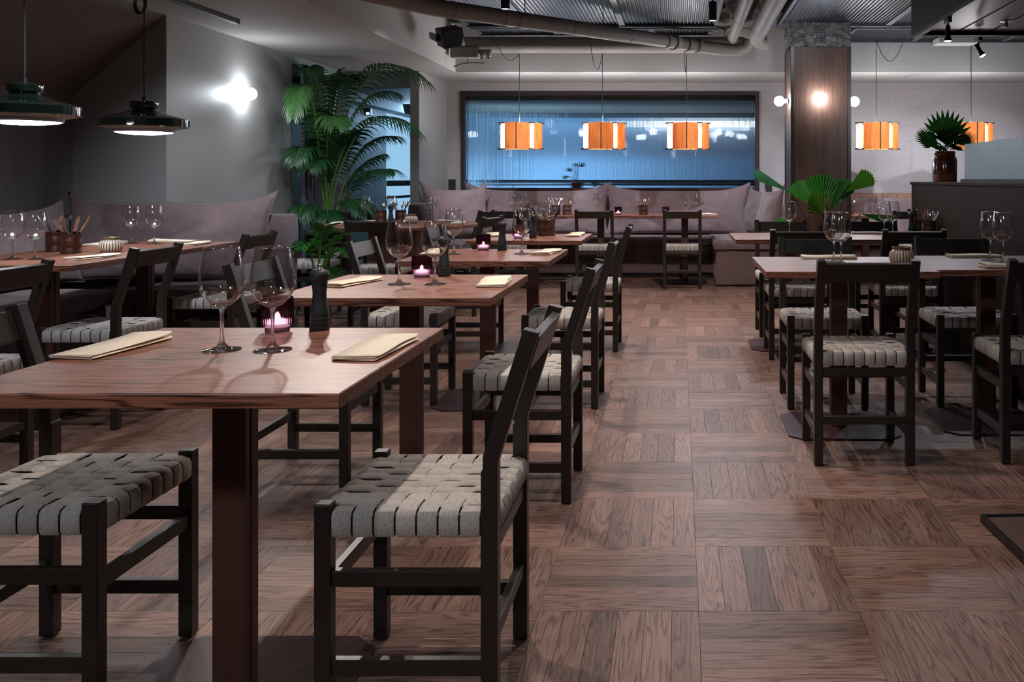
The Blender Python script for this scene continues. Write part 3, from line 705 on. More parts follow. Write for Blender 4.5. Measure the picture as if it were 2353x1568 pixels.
def make_chair():
    t = thing('dining_chair', 'chair', 'chair'); L = 0.034
    for s in (-1, 1):
        MB().box(s*0.183-L/2, s*0.183+L/2, 0.156, 0.190, 0.004, 0.466).build('leg', 'black_wood', t, bevel=0.0025)
    for s in (-1, 1):
        poly = [(-0.190, 0.004), (-0.155, 0.004), (-0.155, 0.535), (-0.159, 0.538), (-0.159, 0.566), (-0.243, 0.830), (-0.275, 0.822), (-0.190, 0.552)]
        MB().prism(poly, s*0.183-L/2, s*0.183+L/2, 'x').build('back_post', 'black_wood', t, bevel=0.0022)
    # back board between the posts, following their tilt
    ang = math.atan2(0.084, 0.264)
    def tilt(yl, zl): c, s_ = math.cos(ang), math.sin(ang); return (-0.2525-zl*s_-0.0+yl*c, 0.776+zl*c+yl*s_)
    poly = [tilt(-0.010, -0.040), tilt(0.010, -0.040), tilt(0.010, 0.038), tilt(-0.010, 0.038)]
    MB().prism(poly, -0.170, 0.170, 'x').build('back_board', 'black_wood', t, bevel=0.0022)
    R = [('seat_rail', (-0.168, 0.168, 0.160, 0.186, 0.405, 0.447)), ('seat_rail', (-0.168, 0.168, -0.186, -0.160, 0.405, 0.447)),
         ('seat_rail', (-0.197, -0.171, -0.158, 0.158, 0.405, 0.447)), ('seat_rail', (0.171, 0.197, -0.158, 0.158, 0.405, 0.447))]
    for nm, b in R: MB().box(*b).build(nm, 'black_wood', t, bevel=0.003)
    S = [(-0.168, 0.168, 0.163, 0.183, 0.275, 0.309), (-0.168, 0.168, -0.183, -0.163, 0.354, 0.388), (-0.168, 0.168, -0.183, -0.163, 0.164, 0.196),
         (-0.193, -0.173, -0.158, 0.158, 0.293, 0.327), (0.173, 0.193, -0.158, 0.158, 0.293, 0.327),
         (-0.193, -0.173, -0.158, 0.158, 0.108, 0.142), (0.173, 0.193, -0.158, 0.158, 0.108, 0.142)]
    for b in S: MB().box(*b).build('stretcher', 'black_wood', t, bevel=0.002)
    nx, ny = 8, 7; wx, wy = 0.0382, 0.0402
    xs = [(-0.147+0.294*i/(nx-1)) for i in range(nx)]; ys = [(-0.133+0.266*i/(ny-1)) for i in range(ny)]
    for i, x in enumerate(xs):
        strap_mb(weave_path(0.173, ys, i), x, wx, 'y').build('strap', 'webbing', t, smooth=True)
    for j, y in enumerate(ys):
        strap_mb(weave_path(0.184, xs, j+1), y, wy, 'x').build('strap', 'webbing', t, smooth=True)
    for sx in (-1, 1):
        for sy in (-1, 1):
            MB().lathe([(0.0001, 0), (0.011, 0), (0.011, 0.005), (0.0001, 0.005)], 10, (sx*0.183, sy*0.173, 0)).build('foot_glide', 'rubber', t)
    return t
PC = Proto(make_chair())
E, W, N, S_ = -PI/2, PI/2, 0.0, PI          # the way the seat faces
def chair(x, y, rz, lb): PC.put((x, y, 0), rz, lb)
CH = 'black woven-seat chair '
chair(-0.565, 2.08, W, CH+'on the aisle side of the nearest table')
chair(-0.568, 3.385, W, CH+'on the aisle side of the second table in the middle row')
chair(-0.590, 4.70, W, CH+'on the aisle side of the third table in the middle row')
chair(-0.592, 6.20, W, CH+'on the aisle side of the farthest table in the middle row')
chair(-1.398, 2.09, E, CH+'left of the nearest table, seat in the bottom left corner')
chair(-1.405, 3.54, E, CH+'on the left side of the second middle table, seen through wine glasses')
chair(-1.405, 4.76, E, CH+'on the left side of the third middle table, back board catching light')
chair(-1.41, 6.15, E, CH+'on the left side of the farthest middle table')
chair(-2.73, 3.385, W, CH+'at the left edge, in front of the nearer bench table')
chair(-2.735, 4.325, W, CH+'on the aisle side of the nearer left bench table')
chair(-2.735, 5.39, W, CH+'on the aisle side of the farther left bench table')
chair(-2.36, 7.22, N, CH+'in front of the round table, its back to the camera')
chair(-3.16, 8.74, S_+0.12, CH+'behind the round table on the left, by the tall palm')
chair(-3.10, 7.70, E+0.1, CH+'at the left side of the round table, before the dark planter')
chair(-2.02, 8.80, W+0.85, CH+'behind the round table on the right, turned at an angle')
chair(-1.83, 7.76, W-0.2, CH+'at the right side of the round table')
chair(-1.73, 9.62, N, CH+'at the left of the three tables along the back bench')
chair(-0.872, 9.60, N, CH+'at the middle of the three tables along the back bench')
chair(0.035, 9.60, N, CH+'standing free before the right table of the back bench')
chair(0.738, 3.80, N, CH+'in front of the front right table, nearest on that side')
chair(0.737, 4.68, S_, CH+'behind the front right aisle table, facing the camera')
chair(0.768, 5.92, N, CH+'in front of the rear right aisle table, its back to the camera')
chair(0.78, 6.74, S_, CH+'behind the rear right aisle table, before the leafy plant')
chair(1.49, 3.82, N, CH+'cut off by the right edge of the photo')
chair(1.486, 4.71, S_, CH+'behind the front right table beside the partition')
chair(1.475, 5.95, N, CH+'in front of the rear right table beside the partition')
chair(1.47, 6.72, S_, CH+'behind the rear right table beside the partition')
chair(2.36, 9.45, N, CH+'far back beyond the partition, its back to the camera')

# ------------------------------------------------------------------ upholstery
def softbox(x0, x1, y0, y1, z0, z1, r=0.03, amp=0.006, sc=5.0, cut=0.06, seed=0.0, sag=0.0):
    bm = bmesh.new(); bmesh.ops.create_cube(bm, size=1.0)
    for v in bm.verts: v.co = Vector(((x0+x1)/2+v.co.x*(x1-x0), (y0+y1)/2+v.co.y*(y1-y0), (z0+z1)/2+v.co.z*(z1-z0)))
    bmesh.ops.bevel(bm, geom=bm.edges[:], offset=r, segments=3, profile=0.6, affect='EDGES')
    for ax in range(3):
        lo, hi = ((x0, x1), (y0, y1), (z0, z1))[ax]; n = int((hi-lo-2*r)/cut)
        for k in range(1, n):
            c = [0, 0, 0]; nn = [0, 0, 0]; c[ax] = lo+r+(hi-lo-2*r)*k/n; nn[ax] = 1
            bmesh.ops.bisect_plane(bm, geom=bm.verts[:]+bm.edges[:]+bm.faces[:], plane_co=c, plane_no=nn)
    bm.normal_update()
    for v in bm.verts:
        n = v.normal.copy(); q = v.co*sc+Vector((seed, seed*2, 0))
        v.co += n*(amp*mnoise.fractal(q, 1.0, 2.0, 3))
        if sag and v.co.z > (z0+z1)/2:
            u = (v.co.x-x0)/(x1-x0); w_ = (v.co.y-y0)/(y1-y0); v.co.z -= sag*0.5*(1-math.cos(2*PI*u*2))*math.sin(PI*min(1, max(0, w_)))
    return bm
def bm_obj(bm, name, mat, parent=None, smooth=True):
    me = bpy.data.meshes.new(name); bm.to_mesh(me); bm.free(); me.materials.append(MATS[mat])
    if smooth: me.polygons.foreach_set('use_smooth', [True]*len(me.polygons))
    o = bpy.data.objects.new(name, me); COL.objects.link(o)
    if parent: o.parent = parent
    return o
def rim_path(x0, x1, y0, y1, z, r, seed):
    pts = []
    n = 28
    for a, b in (((x0+r, y0), (x1-r, y0)), ((x1, y0+r), (x1, y1-r)), ((x1-r, y1), (x0+r, y1)), ((x0, y1-r), (x0, y0+r))):
        for k in range(n): 
            f = k/(n-1); p = Vector((a[0]+(b[0]-a[0])*f, a[1]+(b[1]-a[1])*f, z)); p.z += 0.006*mnoise.noise(p*4+Vector((seed, 0, 0))); pts.append(p)
    pts.append(pts[0]); return pts
def bench(name, label, loc, boxes):
    t = thing(name, label, 'bench', loc)
    for k, (part, mat, b, kw) in enumerate(boxes):
        o = bm_obj(softbox(*b, seed=k*3.1+loc[0], **kw), part, mat, t)
        if part == 'seat_cushion':
            MB().tube(rim_path(b[0]+0.004, b[1]-0.004, b[2]+0.004, b[3]-0.004, b[5]-0.022, 0.03, k), 0.0055, 6).build('piping', 'mauve_linen', o, smooth=True)
            MB().tube(rim_path(b[0]+0.004, b[1]-0.004, b[2]+0.004, b[3]-0.004, b[4]+0.016, 0.03, k+9), 0.0055, 6).build('piping', 'mauve_linen', o, smooth=True)
    return t
def pillow_bm(w, h, t, seed, nx=60, nz=34, ear=0.05, dip=0.035, wr=0.022):
    """knife-edge cushion in the xz plane, pointed corners, front towards -y"""
    bm = bmesh.new(); g = {}
    rim = []
    for side in (-1, 1):
        for i in range(nx+1):
            for k in range(nz+1):
                u = 2*i/nx-1; v = 2*k/nz-1
                edge = i in (0, nx) or k in (0, nz)
                if side == 1 and edge: g[(1, i, k)] = g[(-1, i, k)]; continue
                x = u*(w/2)*(1-0.035*(1-v*v)) ; z = v*(h/2)
                pull = dip*(1-u**4) 
                z -= pull*max(0.0, v)**1.5 - 0.4*pull*max(0.0, -v)**1.5
                c = (abs(u)**6)*(abs(v)**6)
                x += math.copysign(ear*c*0.5, u); z += (ear*c if v > 0 else -ear*c*0.3)
                f = ((1-u**2)**0.42)*((1-v**2)**0.42)
                th = t/2*f
                nrm = mnoise.fractal(Vector((x*2.6+seed, z*3.4, seed)), 0.9, 2.0, 4)
                wrk = mnoise.noise(Vector((x*1.2+z*1.6+seed, (z-x*0.55)*9, seed*2)))+0.7*mnoise.noise(Vector((x*2.1-z*2.0+seed, (z+x*0.4)*15, seed*3)))
                y = side*th + (wr*nrm+wr*0.5*wrk)*min(1, f*1.4)
                g[(side, i, k)] = bm.verts.new((x, y, z))
    for side in (-1, 1):
        for i in range(nx):
            for k in range(nz):
                q = [g[(side, i, k)], g[(side, i+1, k)], g[(side, i+1, k+1)], g[(side, i, k+1)]]
                bm.faces.new(q if side == -1 else q[::-1])
    rim = [g[(-1, i, 0)].co.copy() for i in range(nx)]+[g[(-1, nx, k)].co.copy() for k in range(nz)]+[g[(-1, i, nz)].co.copy() for i in range(nx, 0, -1)]+[g[(-1, 0, k)].co.copy() for k in range(nz, -1, -1)]
    return bm, rim
def cushion(label, loc, rz, lean, w, h, t, seed, group=None, **kw):
    r = thing('cushion', label, 'cushion', loc, 0, group); r.rotation_euler = (lean, 0, rz)
    bm, rim = pillow_bm(w, h, t, seed, **kw)
    b = bm_obj(bm, 'cover', 'mauve_linen', r)
    MB().tube(rim, 0.0045, 6).build('seam_piping', 'mauve_linen', r, smooth=True)
    return r
# left corner bench
bench('corner_bench', 'mauve linen corner bench along the left alcove behind the two tables', (-3.5, 5.5, 0), [
    ('base', 'mauve_base', (-0.90, -0.02, -5.2, 0.10, 0.015, 0.36), dict(r=0.02, cut=0.2)),
    ('base', 'mauve_base', (0.0, 0.72, 0.16, 0.80, 0.015, 0.36), dict(r=0.02, cut=0.15)),
    ('seat_cushion', 'mauve_linen', (-0.90, 0.03, -5.2, 0.12, 0.36, 0.465), dict(r=0.035, cut=0.12, amp=0.012, sc=3, sag=0.012)),
    ('seat_cushion', 'mauve_linen', (0.035, 0.74, 0.11, 0.80, 0.36, 0.460), dict(r=0.035, cut=0.08, amp=0.012, sc=3, sag=0.01)),
    ('back_panel', 'mauve_linen', (-0.88, 0.775, 0.81, 1.02, 0.015, 0.895), dict(r=0.025, cut=0.10, amp=0.008)),
    ('back_panel', 'mauve_linen', (-0.90, -0.74, -5.2, 0.80, 0.015, 0.86), dict(r=0.025, cut=0.25, amp=0.008))])
cushion('long mauve linen cushion leaning at the far end of the left corner bench', (-3.43, 6.11, 0.735), 0, -0.16, 1.36, 0.53, 0.24, 1.3, ear=0.07, dip=0.018)
cushion('thick mauve linen cushion along the left bench, behind the cutlery tins', (-4.02, 5.15, 0.715), PI/2, -0.26, 1.75, 0.50, 0.24, 4.7, ear=0.05)
# back bench and its returns
bench('back_bench', 'long mauve linen bench under the fluted window with return seats at both ends', (0, 10.5, 0), [
    ('base', 'mauve_base', (-2.30, 0.42, 0.04, 0.70, 0.05, 0.36), dict(r=0.02, cut=0.12, amp=0.008)),
    ('seat_cushion', 'mauve_linen', (-2.30, -0.655, 0.0, 0.70, 0.365, 0.465), dict(r=0.035, cut=0.08, amp=0.010, sc=3)),
    ('seat_cushion', 'mauve_linen', (-0.645, 0.40, 0.0, 0.70, 0.365, 0.465), dict(r=0.035, cut=0.08, amp=0.010, sc=3)),
    ('base', 'mauve_base', (0.395, 1.06, -0.83, 0.72, 0.012, 0.385), dict(r=0.022, cut=0.10, amp=0.012)),
    ('seat_cushion', 'mauve_linen', (0.375, 1.07, -0.86, 0.72, 0.385, 0.480), dict(r=0.035, cut=0.08, amp=0.010, sc=4)),
    ('base', 'mauve_base', (-2.86, -2.32, -0.90, 0.70, 0.015, 0.36), dict(r=0.02, cut=0.12, amp=0.008)),
    ('seat_cushion', 'mauve_linen', (-2.86, -2.29, -0.92, 0.72, 0.365, 0.465), dict(r=0.035, cut=0.08, amp=0.010, sc=4)),
    ('back_panel', 'mauve_base', (-2.95, -2.66, -0.62, -0.42, 0.465, 0.875), dict(r=0.03, cut=0.08, amp=0.010)),
    ('plinth', 'black_wood', (-2.28, 0.42, 0.10, 0.68, 0.0, 0.05), dict(r=0.005, cut=0.5, amp=0.0))])
cushion('long mauve linen cushion under the left half of the fluted window', (-1.715, 11.03, 0.755), 0, -0.14, 1.70, 0.56, 0.24, 7.1, ear=0.085, dip=0.04)
cushion('long mauve linen cushion under the right half of the fluted window', (-0.015, 11.03, 0.755), 0, -0.14, 1.70, 0.56, 0.24, 9.4, ear=0.075, dip=0.04)
cushion('pale mauve cushion leaning in the left corner of the back bench', (-2.52, 10.30, 0.76), 0.75, -0.15, 0.78, 0.58, 0.22, 12.2, ear=0.09)
cushion('mauve cushion leaning at the right end of the back bench, nearer the window', (0.99, 10.80, 0.755), -1.10, -0.18, 0.72, 0.54, 0.22, 15.8, ear=0.08)
cushion('smaller mauve cushion leaning against the left side of the pillar', (1.005, 10.05, 0.755), -1.35, -0.16, 0.62, 0.48, 0.20, 18.3, ear=0.07)
bench('side_bench', 'mauve linen bench at the back wall to the right of the pillar', (2.7, 10.6, 0), [
    ('base', 'mauve_base', (-1.0, 2.1, 0.0, 0.6, 0.015, 0.36), dict(r=0.02, cut=0.2)),
    ('seat_cushion', 'mauve_linen', (-1.0, 2.1, -0.03, 0.6, 0.365, 0.465), dict(r=0.035, cut=0.12, amp=0.01, sc=3)),
    ('back_panel', 'mauve_linen', (-1.0, 2.1, 0.48, 0.66, 0.465, 0.90), dict(r=0.045, cut=0.10, amp=0.01))])
# ------------------------------------------------------------------ table ware
TT = 0.7505
def make_glass():
    t = thing('wine_glass', 'glass', 'glass')
    out = [(0.0092, 0.0985), (0.020, 0.1035), (0.0345, 0.1160), (0.0445, 0.1325), (0.0488, 0.1500), (0.0484, 0.1660), (0.0455, 0.1900), (0.0412, 0.2150), (0.0375, 0.2340)]
    inn = [(r-0.0012, z+0.0010) for r, z in out]; inn[-1] = (0.0365, 0.2340)
    MB().lathe(out+[(0.0372, 0.2350), (0.0368, 0.2350)]+inn[::-1][:-1]+[(0.0001, 0.1035)], 40).build('bowl', 'bowl_glass', t, smooth=True)
    MB().lathe([(0.0369+0.00085*math.cos(q*PI/4), 0.2350+0.00085*math.sin(q*PI/4)) for q in range(8)], 40, close=True).build('rim', 'stem_glass', t, smooth=True)
    st = [(0.0001, 0), (0.0400, 0), (0.0415, 0.0008), (0.0412, 0.0020), (0.0300, 0.0038), (0.0170, 0.0065), (0.0095, 0.0120), (0.0058, 0.0200), (0.0043, 0.0320), (0.0040, 0.0600), (0.0044, 0.0820), (0.0060, 0.0930), (0.0092, 0.0985), (0.0195, 0.1028), (0.0270, 0.1085), (0.0258, 0.1096), (0.0150, 0.1066), (0.0001, 0.1058)]
    MB().lathe(st, 32).build('stem', 'stem_glass', t, smooth=True)
    return t
PG = Proto(make_glass()); WG = 'clear stemmed wine glass '
def glasses(items):
    for x, y, lb in items: PG.put((x, y, TT), random.uniform(0, 6), WG+lb)
glasses([
 (-1.042, 2.075, 'on the nearest table, left of its pair'), (-0.925, 2.072, 'on the nearest table, right of its pair'),
 (-1.036, 3.37, 'on the second middle table, left of its pair'), (-0.904, 3.37, 'on the second middle table, right one of its pair'),
 (-1.165, 4.71, 'on the third middle table, at its left'), (-0.818, 4.74, 'on the third middle table, at its right by the pepper mill'),
 (-0.93, 6.28, 'on the farthest middle table, before the cutlery tins'), (-1.05, 6.22, 'on the farthest middle table, behind the candle'),
 (0.730, 4.29, 'on the front right table, left of the overlapping pair'), (0.752, 4.225, 'on the front right table, right of the overlapping pair'),
 (1.490, 4.36, 'against the dark partition, left of its pair'), (1.497, 4.21, 'against the dark partition, right of its pair'),
 (0.765, 6.30, 'standing alone on the rear right aisle table'), (1.43, 6.34, 'on the rear right partition table, left of its pair'), (1.475, 6.28, 'on the rear right partition table, right of its pair'),
 (-3.243, 4.43, 'on the nearer bench table, leftmost of all'), (-3.13, 4.425, 'on the nearer bench table, beside the cutlery tins'),
 (-3.31, 5.50, 'on the farther bench table, left of its pair'), (-3.155, 5.47, 'on the farther bench table, right of its pair'),
 (-2.875, 8.35, 'on the round table, leftmost and alone'), (-2.66, 8.42, 'on the round table, right one before the cutlery tin'), (-2.70, 8.55, 'on the round table, left one behind its partner'),
 (-2.315, 8.40, 'on the round table, left of the pair on the right'), (-2.265, 8.33, 'on the round table, right of the pair on the right'),
 (-1.83, 10.0, 'at the left bench-wall table, leftmost of three'), (-1.755, 10.03, 'at the left bench-wall table, middle of three'), (-1.70, 9.98, 'at the left bench-wall table, rightmost of three'),
 (-0.90, 10.05, 'at the middle bench-wall table, behind the chair back'), (0.045, 10.0, 'at the right bench-wall table, left of its pair'), (0.165, 10.0, 'at the right bench-wall table, right of its pair'),
 (2.12, 9.95, 'on the far table right of the pillar, left of its pair'), (2.20, 9.98, 'on the far table right of the pillar, right of its pair')])
def make_candle():
    t = thing('candle_holder', 'candle', 'candle holder')
    rib = lambda a, z: 0.018*math.cos(36*a) if 0.018 < z < 0.083 else 0.006*math.cos(36*a)
    MB().lathe([(0.0001, 0.0), (0.0285, 0.0), (0.0295, 0.002), (0.0295, 0.012), (0.0335, 0.015), (0.0380, 0.019), (0.0385, 0.030), (0.0385, 0.078), (0.0380, 0.086), (0.0365, 0.088), (0.0350, 0.086), (0.0350, 0.022), (0.0270, 0.016), (0.0001, 0.015)], 144, rib=rib).build('glass_cup', 'candle_glass', t, smooth=True)
    c = MB().lathe([(0.0001, 0.0165), (0.0240, 0.0165), (0.0240, 0.028), (0.0225, 0.030), (0.0001, 0.0285)], 20).build('tealight', 'tealight_glow', t, smooth=True)
    MB().lathe([(0.0001, 0.029), (0.0030, 0.034), (0.0036, 0.039), (0.0026, 0.043), (0.0010, 0.047), (0.0001, 0.048)], 12).build('flame', 'flame_glow', c, smooth=True)
    return t
PK = Proto(make_candle()); CK = 'ribbed purple glass candle holder '
for x, y, lb in ((-1.028, 2.33, 'on the nearest table'), (-1.02, 3.61, 'on the second middle table'), (-1.07, 4.98, 'on the third middle table'), (-1.055, 5.98, 'on the farthest middle table'),
                 (-0.665, 9.98, 'at the middle bench-wall table, between two chairs'), (-0.145, 9.98, 'at the right bench-wall table, behind the free chair')):
    PK.put((x, y, TT), 0, CK+lb)
def make_mill():
    t = thing('pepper_mill', 'mill', 'pepper mill')
    p = [(0.0001,0),(0.0240,0),(0.0247,0.001),(0.0247,0.0125),(0.0228,0.0135),(0.0228,0.0150),(0.0247,0.0160),(0.0250,0.0200),(0.0247,0.0235),(0.0232,0.0245),(0.0232,0.0255),(0.0246,0.0268),(0.0246,0.0320),(0.0225,0.0380),(0.0226,0.0390),(0.0243,0.0400),
         (0.0240,0.0440),(0.0222,0.0540),(0.0196,0.0680),(0.0176,0.0820),(0.0170,0.0960),(0.0178,0.1060),(0.0190,0.1120),(0.0192,0.1135),(0.0178,0.1142),(0.0178,0.1150),(0.0196,0.1158),(0.0198,0.1180),(0.0182,0.1190),(0.0182,0.1196),(0.0200,0.1204),(0.0201,0.1236),(0.0175,0.1250),(0.0001,0.1250)]
    MB().lathe(p, 40).build('body', 'matte_black', t, smooth=True)
    h = [(0.0001,0.1252),(0.0180,0.1252),(0.0205,0.1290),(0.0240,0.1345),(0.0250,0.1400),(0.0246,0.1450),(0.0225,0.1500),(0.0170,0.1548),(0.0090,0.1575),(0.0001,0.158)]
    k = MB().lathe(h, 40).build('head', 'matte_black', t, smooth=True)
    MB().lathe([(0.0001,0.1575),(0.0052,0.1578),(0.0046,0.1600),(0.0062,0.1625),(0.0060,0.1665),(0.0036,0.1692),(0.0001,0.1698)], 20).build('knob', 'chrome', k, smooth=True)
    return t
PM = Proto(make_mill()); PMt = 'matte black pepper mill with chrome knob '
for x, y, lb in ((-0.930, 2.355, 'on the nearest table'), (-0.944, 3.66, 'on the second middle table'), (-0.967, 4.98, 'on the third middle table'), (-0.963, 6.0, 'on the farthest middle table'),
                 (-2.615, 8.26, 'on the round table'), (1.625, 6.36, 'beside cutlery tins against the partition')):
    PM.put((x, y, TT), random.uniform(0, 6), PMt+lb)
def make_tin():
    t = thing('cutlery_tin', 'tin', 'tin')
    p = [(0.0001,0.001),(0.0480,0.001),(0.0500,0.003),(0.0490,0.006)]
    for z in (0.024, 0.030, 0.072, 0.078, 0.084): p += [(0.0490, z-0.0025), (0.0478, z), (0.0490, z+0.0025)]
    p += [(0.0490,0.1010),(0.0500,0.1030),(0.0495,0.1050),(0.0480,0.1045),(0.0475,0.1000),(0.0475,0.004),(0.0001,0.004)]
    MB().lathe(p, 40).build('can', 'tin_brown', t, smooth=True, fix=True)
    return t
PTIN = Proto(make_tin())
def flat(mb, outline, th): 
    n = len(outline)
    return mb.prism(outline, -th/2, th/2, 'y')
def knife_mesh():
    o = [(-0.0065,0),(0.0065,0),(0.0075,0.02),(0.0058,0.085),(0.0060,0.095),(0.0098,0.102),(0.0112,0.150),(0.0098,0.190),(0.0050,0.212),(-0.0015,0.220),(-0.0070,0.212),(-0.0072,0.105),(-0.0055,0.095),(-0.0055,0.085),(-0.0070,0.02)]
    return flat(MB(), o, 0.0024).mesh('knife', 'steel')
def fork_mesh():
    o = [(-0.005,0),(0.005,0),(0.0056,0.015),(0.0032,0.12),(0.0040,0.135),(0.0110,0.150)]
    for k in range(4):
        xr = 0.0112-k*0.0060; o += [(xr, 0.200), (xr-0.0034, 0.200)]
        if k < 3: o += [(xr-0.0036, 0.160), (xr-0.0058, 0.160)]
    o += [(-0.0110,0.150),(-0.0040,0.135),(-0.0032,0.12),(-0.0056,0.015)]
    return flat(MB(), o, 0.0022).mesh('fork', 'steel')
def spoon_mesh():
    mb = flat(MB(), [(-0.005,0),(0.005,0),(0.0056,0.015),(0.0030,0.12),(0.0036,0.145),(-0.0036,0.145),(-0.0030,0.12),(-0.0056,0.015)], 0.0022)
    vs = []; fs = []; n, m = 14, 5
    for j in range(m+1):
        for i in range(n):
            a = 2*PI*i/n; q = j/m; vs.append((0.0175*q*math.cos(a)+1e-5, 0.0075*(1-q*q), 0.172+0.030*q*math.sin(a)))
    for j in range(m+1):
        for i in range(n):
            a = 2*PI*i/n; q = j/m; vs.append((0.0168*q*math.cos(a)+1e-5, 0.0075*(1-q*q)-0.0016, 0.172+0.029*q*math.sin(a)))
    N_ = n*(m+1)
    for j in range(m):
        for i in range(n):
            k = (i+1) % n; fs.append((j*n+i, j*n+k, (j+1)*n+k, (j+1)*n+i)); fs.append((N_+j*n+i, N_+(j+1)*n+i, N_+(j+1)*n+k, N_+j*n+k))
    for i in range(n):
        k = (i+1) % n; fs.append((m*n+i, m*n+k, N_+m*n+k, N_+m*n+i))
    return mb.add(vs, fs).mesh('spoon', 'steel', smooth=False)
CUT = {'knife': knife_mesh(), 'fork': fork_mesh(), 'spoon': spoon_mesh()}
def tin(x, y, where, kinds, seed):
    PTIN.put((x, y, TT), seed, 'ribbed brown cutlery tin '+where)
    rr = random.Random(seed); n = len(kinds); cnt = {}
    for i, k in enumerate(kinds):
        a = 2*PI*(i+rr.uniform(-.25, .25))/n
        bot = Vector((x-0.022*math.cos(a+0.5), y-0.022*math.sin(a+0.5), TT+0.0055))
        top = Vector((x+0.036*math.cos(a), y+0.036*math.sin(a), TT+0.106))
        d = (top-bot).normalized()
        o = bpy.data.objects.new(k, CUT[k]); COL.objects.link(o); o.location = bot
        o.rotation_euler = (d.to_track_quat('Z', 'Y') @ Matrix.Rotation(rr.uniform(0, 6.28), 4, 'Z').to_quaternion()).to_euler()
        grp = k+'s in the cutlery tin '+where if k != 'knife' else 'knives in the cutlery tin '+where
        tag(o, 'steel '+k+' in the tin '+where, 'cutlery', grp)
K, F, P_ = 'knife', 'fork', 'spoon'
tin(-3.375, 4.93, 'on the bench table, left and taller-filled', [K, K, F, K, K, F, K], 1)
tin(-3.205, 4.80, 'on the bench table, right beside the striped jar', [K, F, P_, F, K, F, P_, K], 2)
tin(-2.71, 8.28, 'on the round table, left of the pepper mill', [F, P_, K, F], 3)
tin(-2.555, 8.36, 'on the round table, right of the pepper mill', [K, P_, F, K, P_, F, K], 4)
tin(-0.965, 6.42, 'on the farthest middle table, left one behind the mill', [K, F, K, P_, F], 5)
tin(-0.905, 6.30, 'on the farthest middle table, right one behind the glass', [K, P_, F, K], 6)
tin(-1.353, 10.0, 'at the bench wall, larger of the two side by side', [P_, F, P_, K, P_, F, P_, F], 7)
tin(-1.225, 9.98, 'at the bench wall, smaller of the two side by side', [P_, P_, F, P_, P_], 8)
tin(-0.39, 10.0, 'at the bench wall, alone between two chairs', [P_, F, P_, K, F, P_, F, P_], 9)
tin(1.690, 6.40, 'against the partition, left next to the mill', [K, F, P_, K, F], 10)
tin(1.715, 6.25, 'against the partition, right and nearer', [K, P_, K, F, P_, P_], 11)
tin(1.87, 9.98, 'on the far table just right of the pillar', [P_, P_, F, P_, P_], 12)
def make_jar():
    t = thing('striped_jar', 'jar', 'jar')
    rib = lambda a, z: 0.022*math.sin(24*a) if z < 0.064 else 0
    p = [(0.0001,0.0),(0.042,0.0),(0.047,0.003),(0.053,0.014),(0.0565,0.030),(0.0550,0.046),(0.0490,0.058),(0.0410,0.0640),(0.0385,0.0670),(0.0385,0.0700),(0.0425,0.0760),(0.0430,0.0790),(0.0405,0.0800),(0.0360,0.0720),(0.0370,0.0640),(0.0480,0.0540),(0.0510,0.0300),(0.0420,0.006),(0.0001,0.005)]
    MB().lathe(p, 120, rib=rib).build('body', 'ribbed_ceramic', t, smooth=True)
    return t
PJ = Proto(make_jar()); JJ = 'squat brown and cream striped jar '
for x, y, lb in ((-3.04, 4.87, 'on the bench table beside the tins'), (-2.36, 8.02, 'on the round table'), (1.025, 4.19, 'on the front right aisle table')):
    PJ.put((x, y, TT), 0, JJ+lb)
def make_napkin(seed):
    t = thing('napkin', 'napkin', 'napkin'); rr = random.Random(seed); w, l = 0.105, 0.262
    path = [(-0.050,0.0012),(0.0,0.0010),(0.048,0.0013),(0.0515,0.0026),(0.048,0.0042),(0.0,0.0040),(-0.046,0.0042),(-0.0505,0.0058),(-0.046,0.0074),(0.0,0.0072),(0.046,0.0076),(0.0500,0.0092),(0.046,0.0106),(0.0,0.0104),(-0.049,0.0086)]
    m = len(path); ny = 14; vs = []; fs = []; mb = MB()
    for j in range(ny+1):
        v = -1+2*j/ny
        for i, (x, z) in enumerate(path):
            lay = z/0.0106
            zz = z*(1+0.25*lay*math.sin(v*2.2+seed)+0.5*lay*max(0, v)**4)+0.0006*lay
            xx = x+0.004*lay*math.sin(3*v+seed*2)
            vs.append((xx, v*l/2+0.004*math.sin(i*1.7+seed), max(0.0008, zz)))
    for j in range(ny):
        for i in range(m-1):
            a = j*m+i; fs.append((a, a+1, a+m+1, a+m))
    o = mb.add(vs, fs).build('folded_cloth', 'napkin_cloth', t, smooth=True, fix=False)
    s = o.modifiers.new('thickness', 'SOLIDIFY'); s.thickness = 0.0013; s.offset = 0
    return t
NP = [Proto(make_napkin(s)) for s in (0.4, 1.7, 3.1)]
def napkin(k, x, y, rz, lb): NP[k].put((x, y, TT+0.0006), rz, 'folded cream cloth napkin '+lb)
napkin(0, -1.298, 2.095, -0.10, 'at the left edge of the nearest table')
napkin(1, -0.690, 2.08, -0.06, 'at the right edge of the nearest table')
napkin(2, -1.225, 3.40, -0.25, 'at the left of the second middle table, behind the mill')
napkin(1, -0.690, 3.40, 0.08, 'at the right of the second middle table')
napkin(0, -1.285, 4.78, 0.1, 'at the left of the third middle table, behind the candle')
napkin(2, -0.700, 4.80, -0.12, 'at the right of the third middle table')
napkin(1, -1.27, 6.30, 0.3, 'at the left of the farthest middle table')
napkin(0, -0.715, 6.29, -0.05, 'at the right of the farthest middle table')
napkin(2, 0.74, 4.49, PI/2, 'at the back edge of the front right aisle table')
napkin(1, 1.475, 4.54, PI/2, 'at the back edge of the front right partition table')
napkin(0, 1.47, 4.02, PI/2+0.05, 'at the front edge of the table, behind the cut-off chair')
napkin(2, 0.76, 6.02, PI/2, 'below the lone glass')
napkin(1, 1.36, 6.48, PI/2-0.1, 'on the rear right partition table, left behind the glasses')
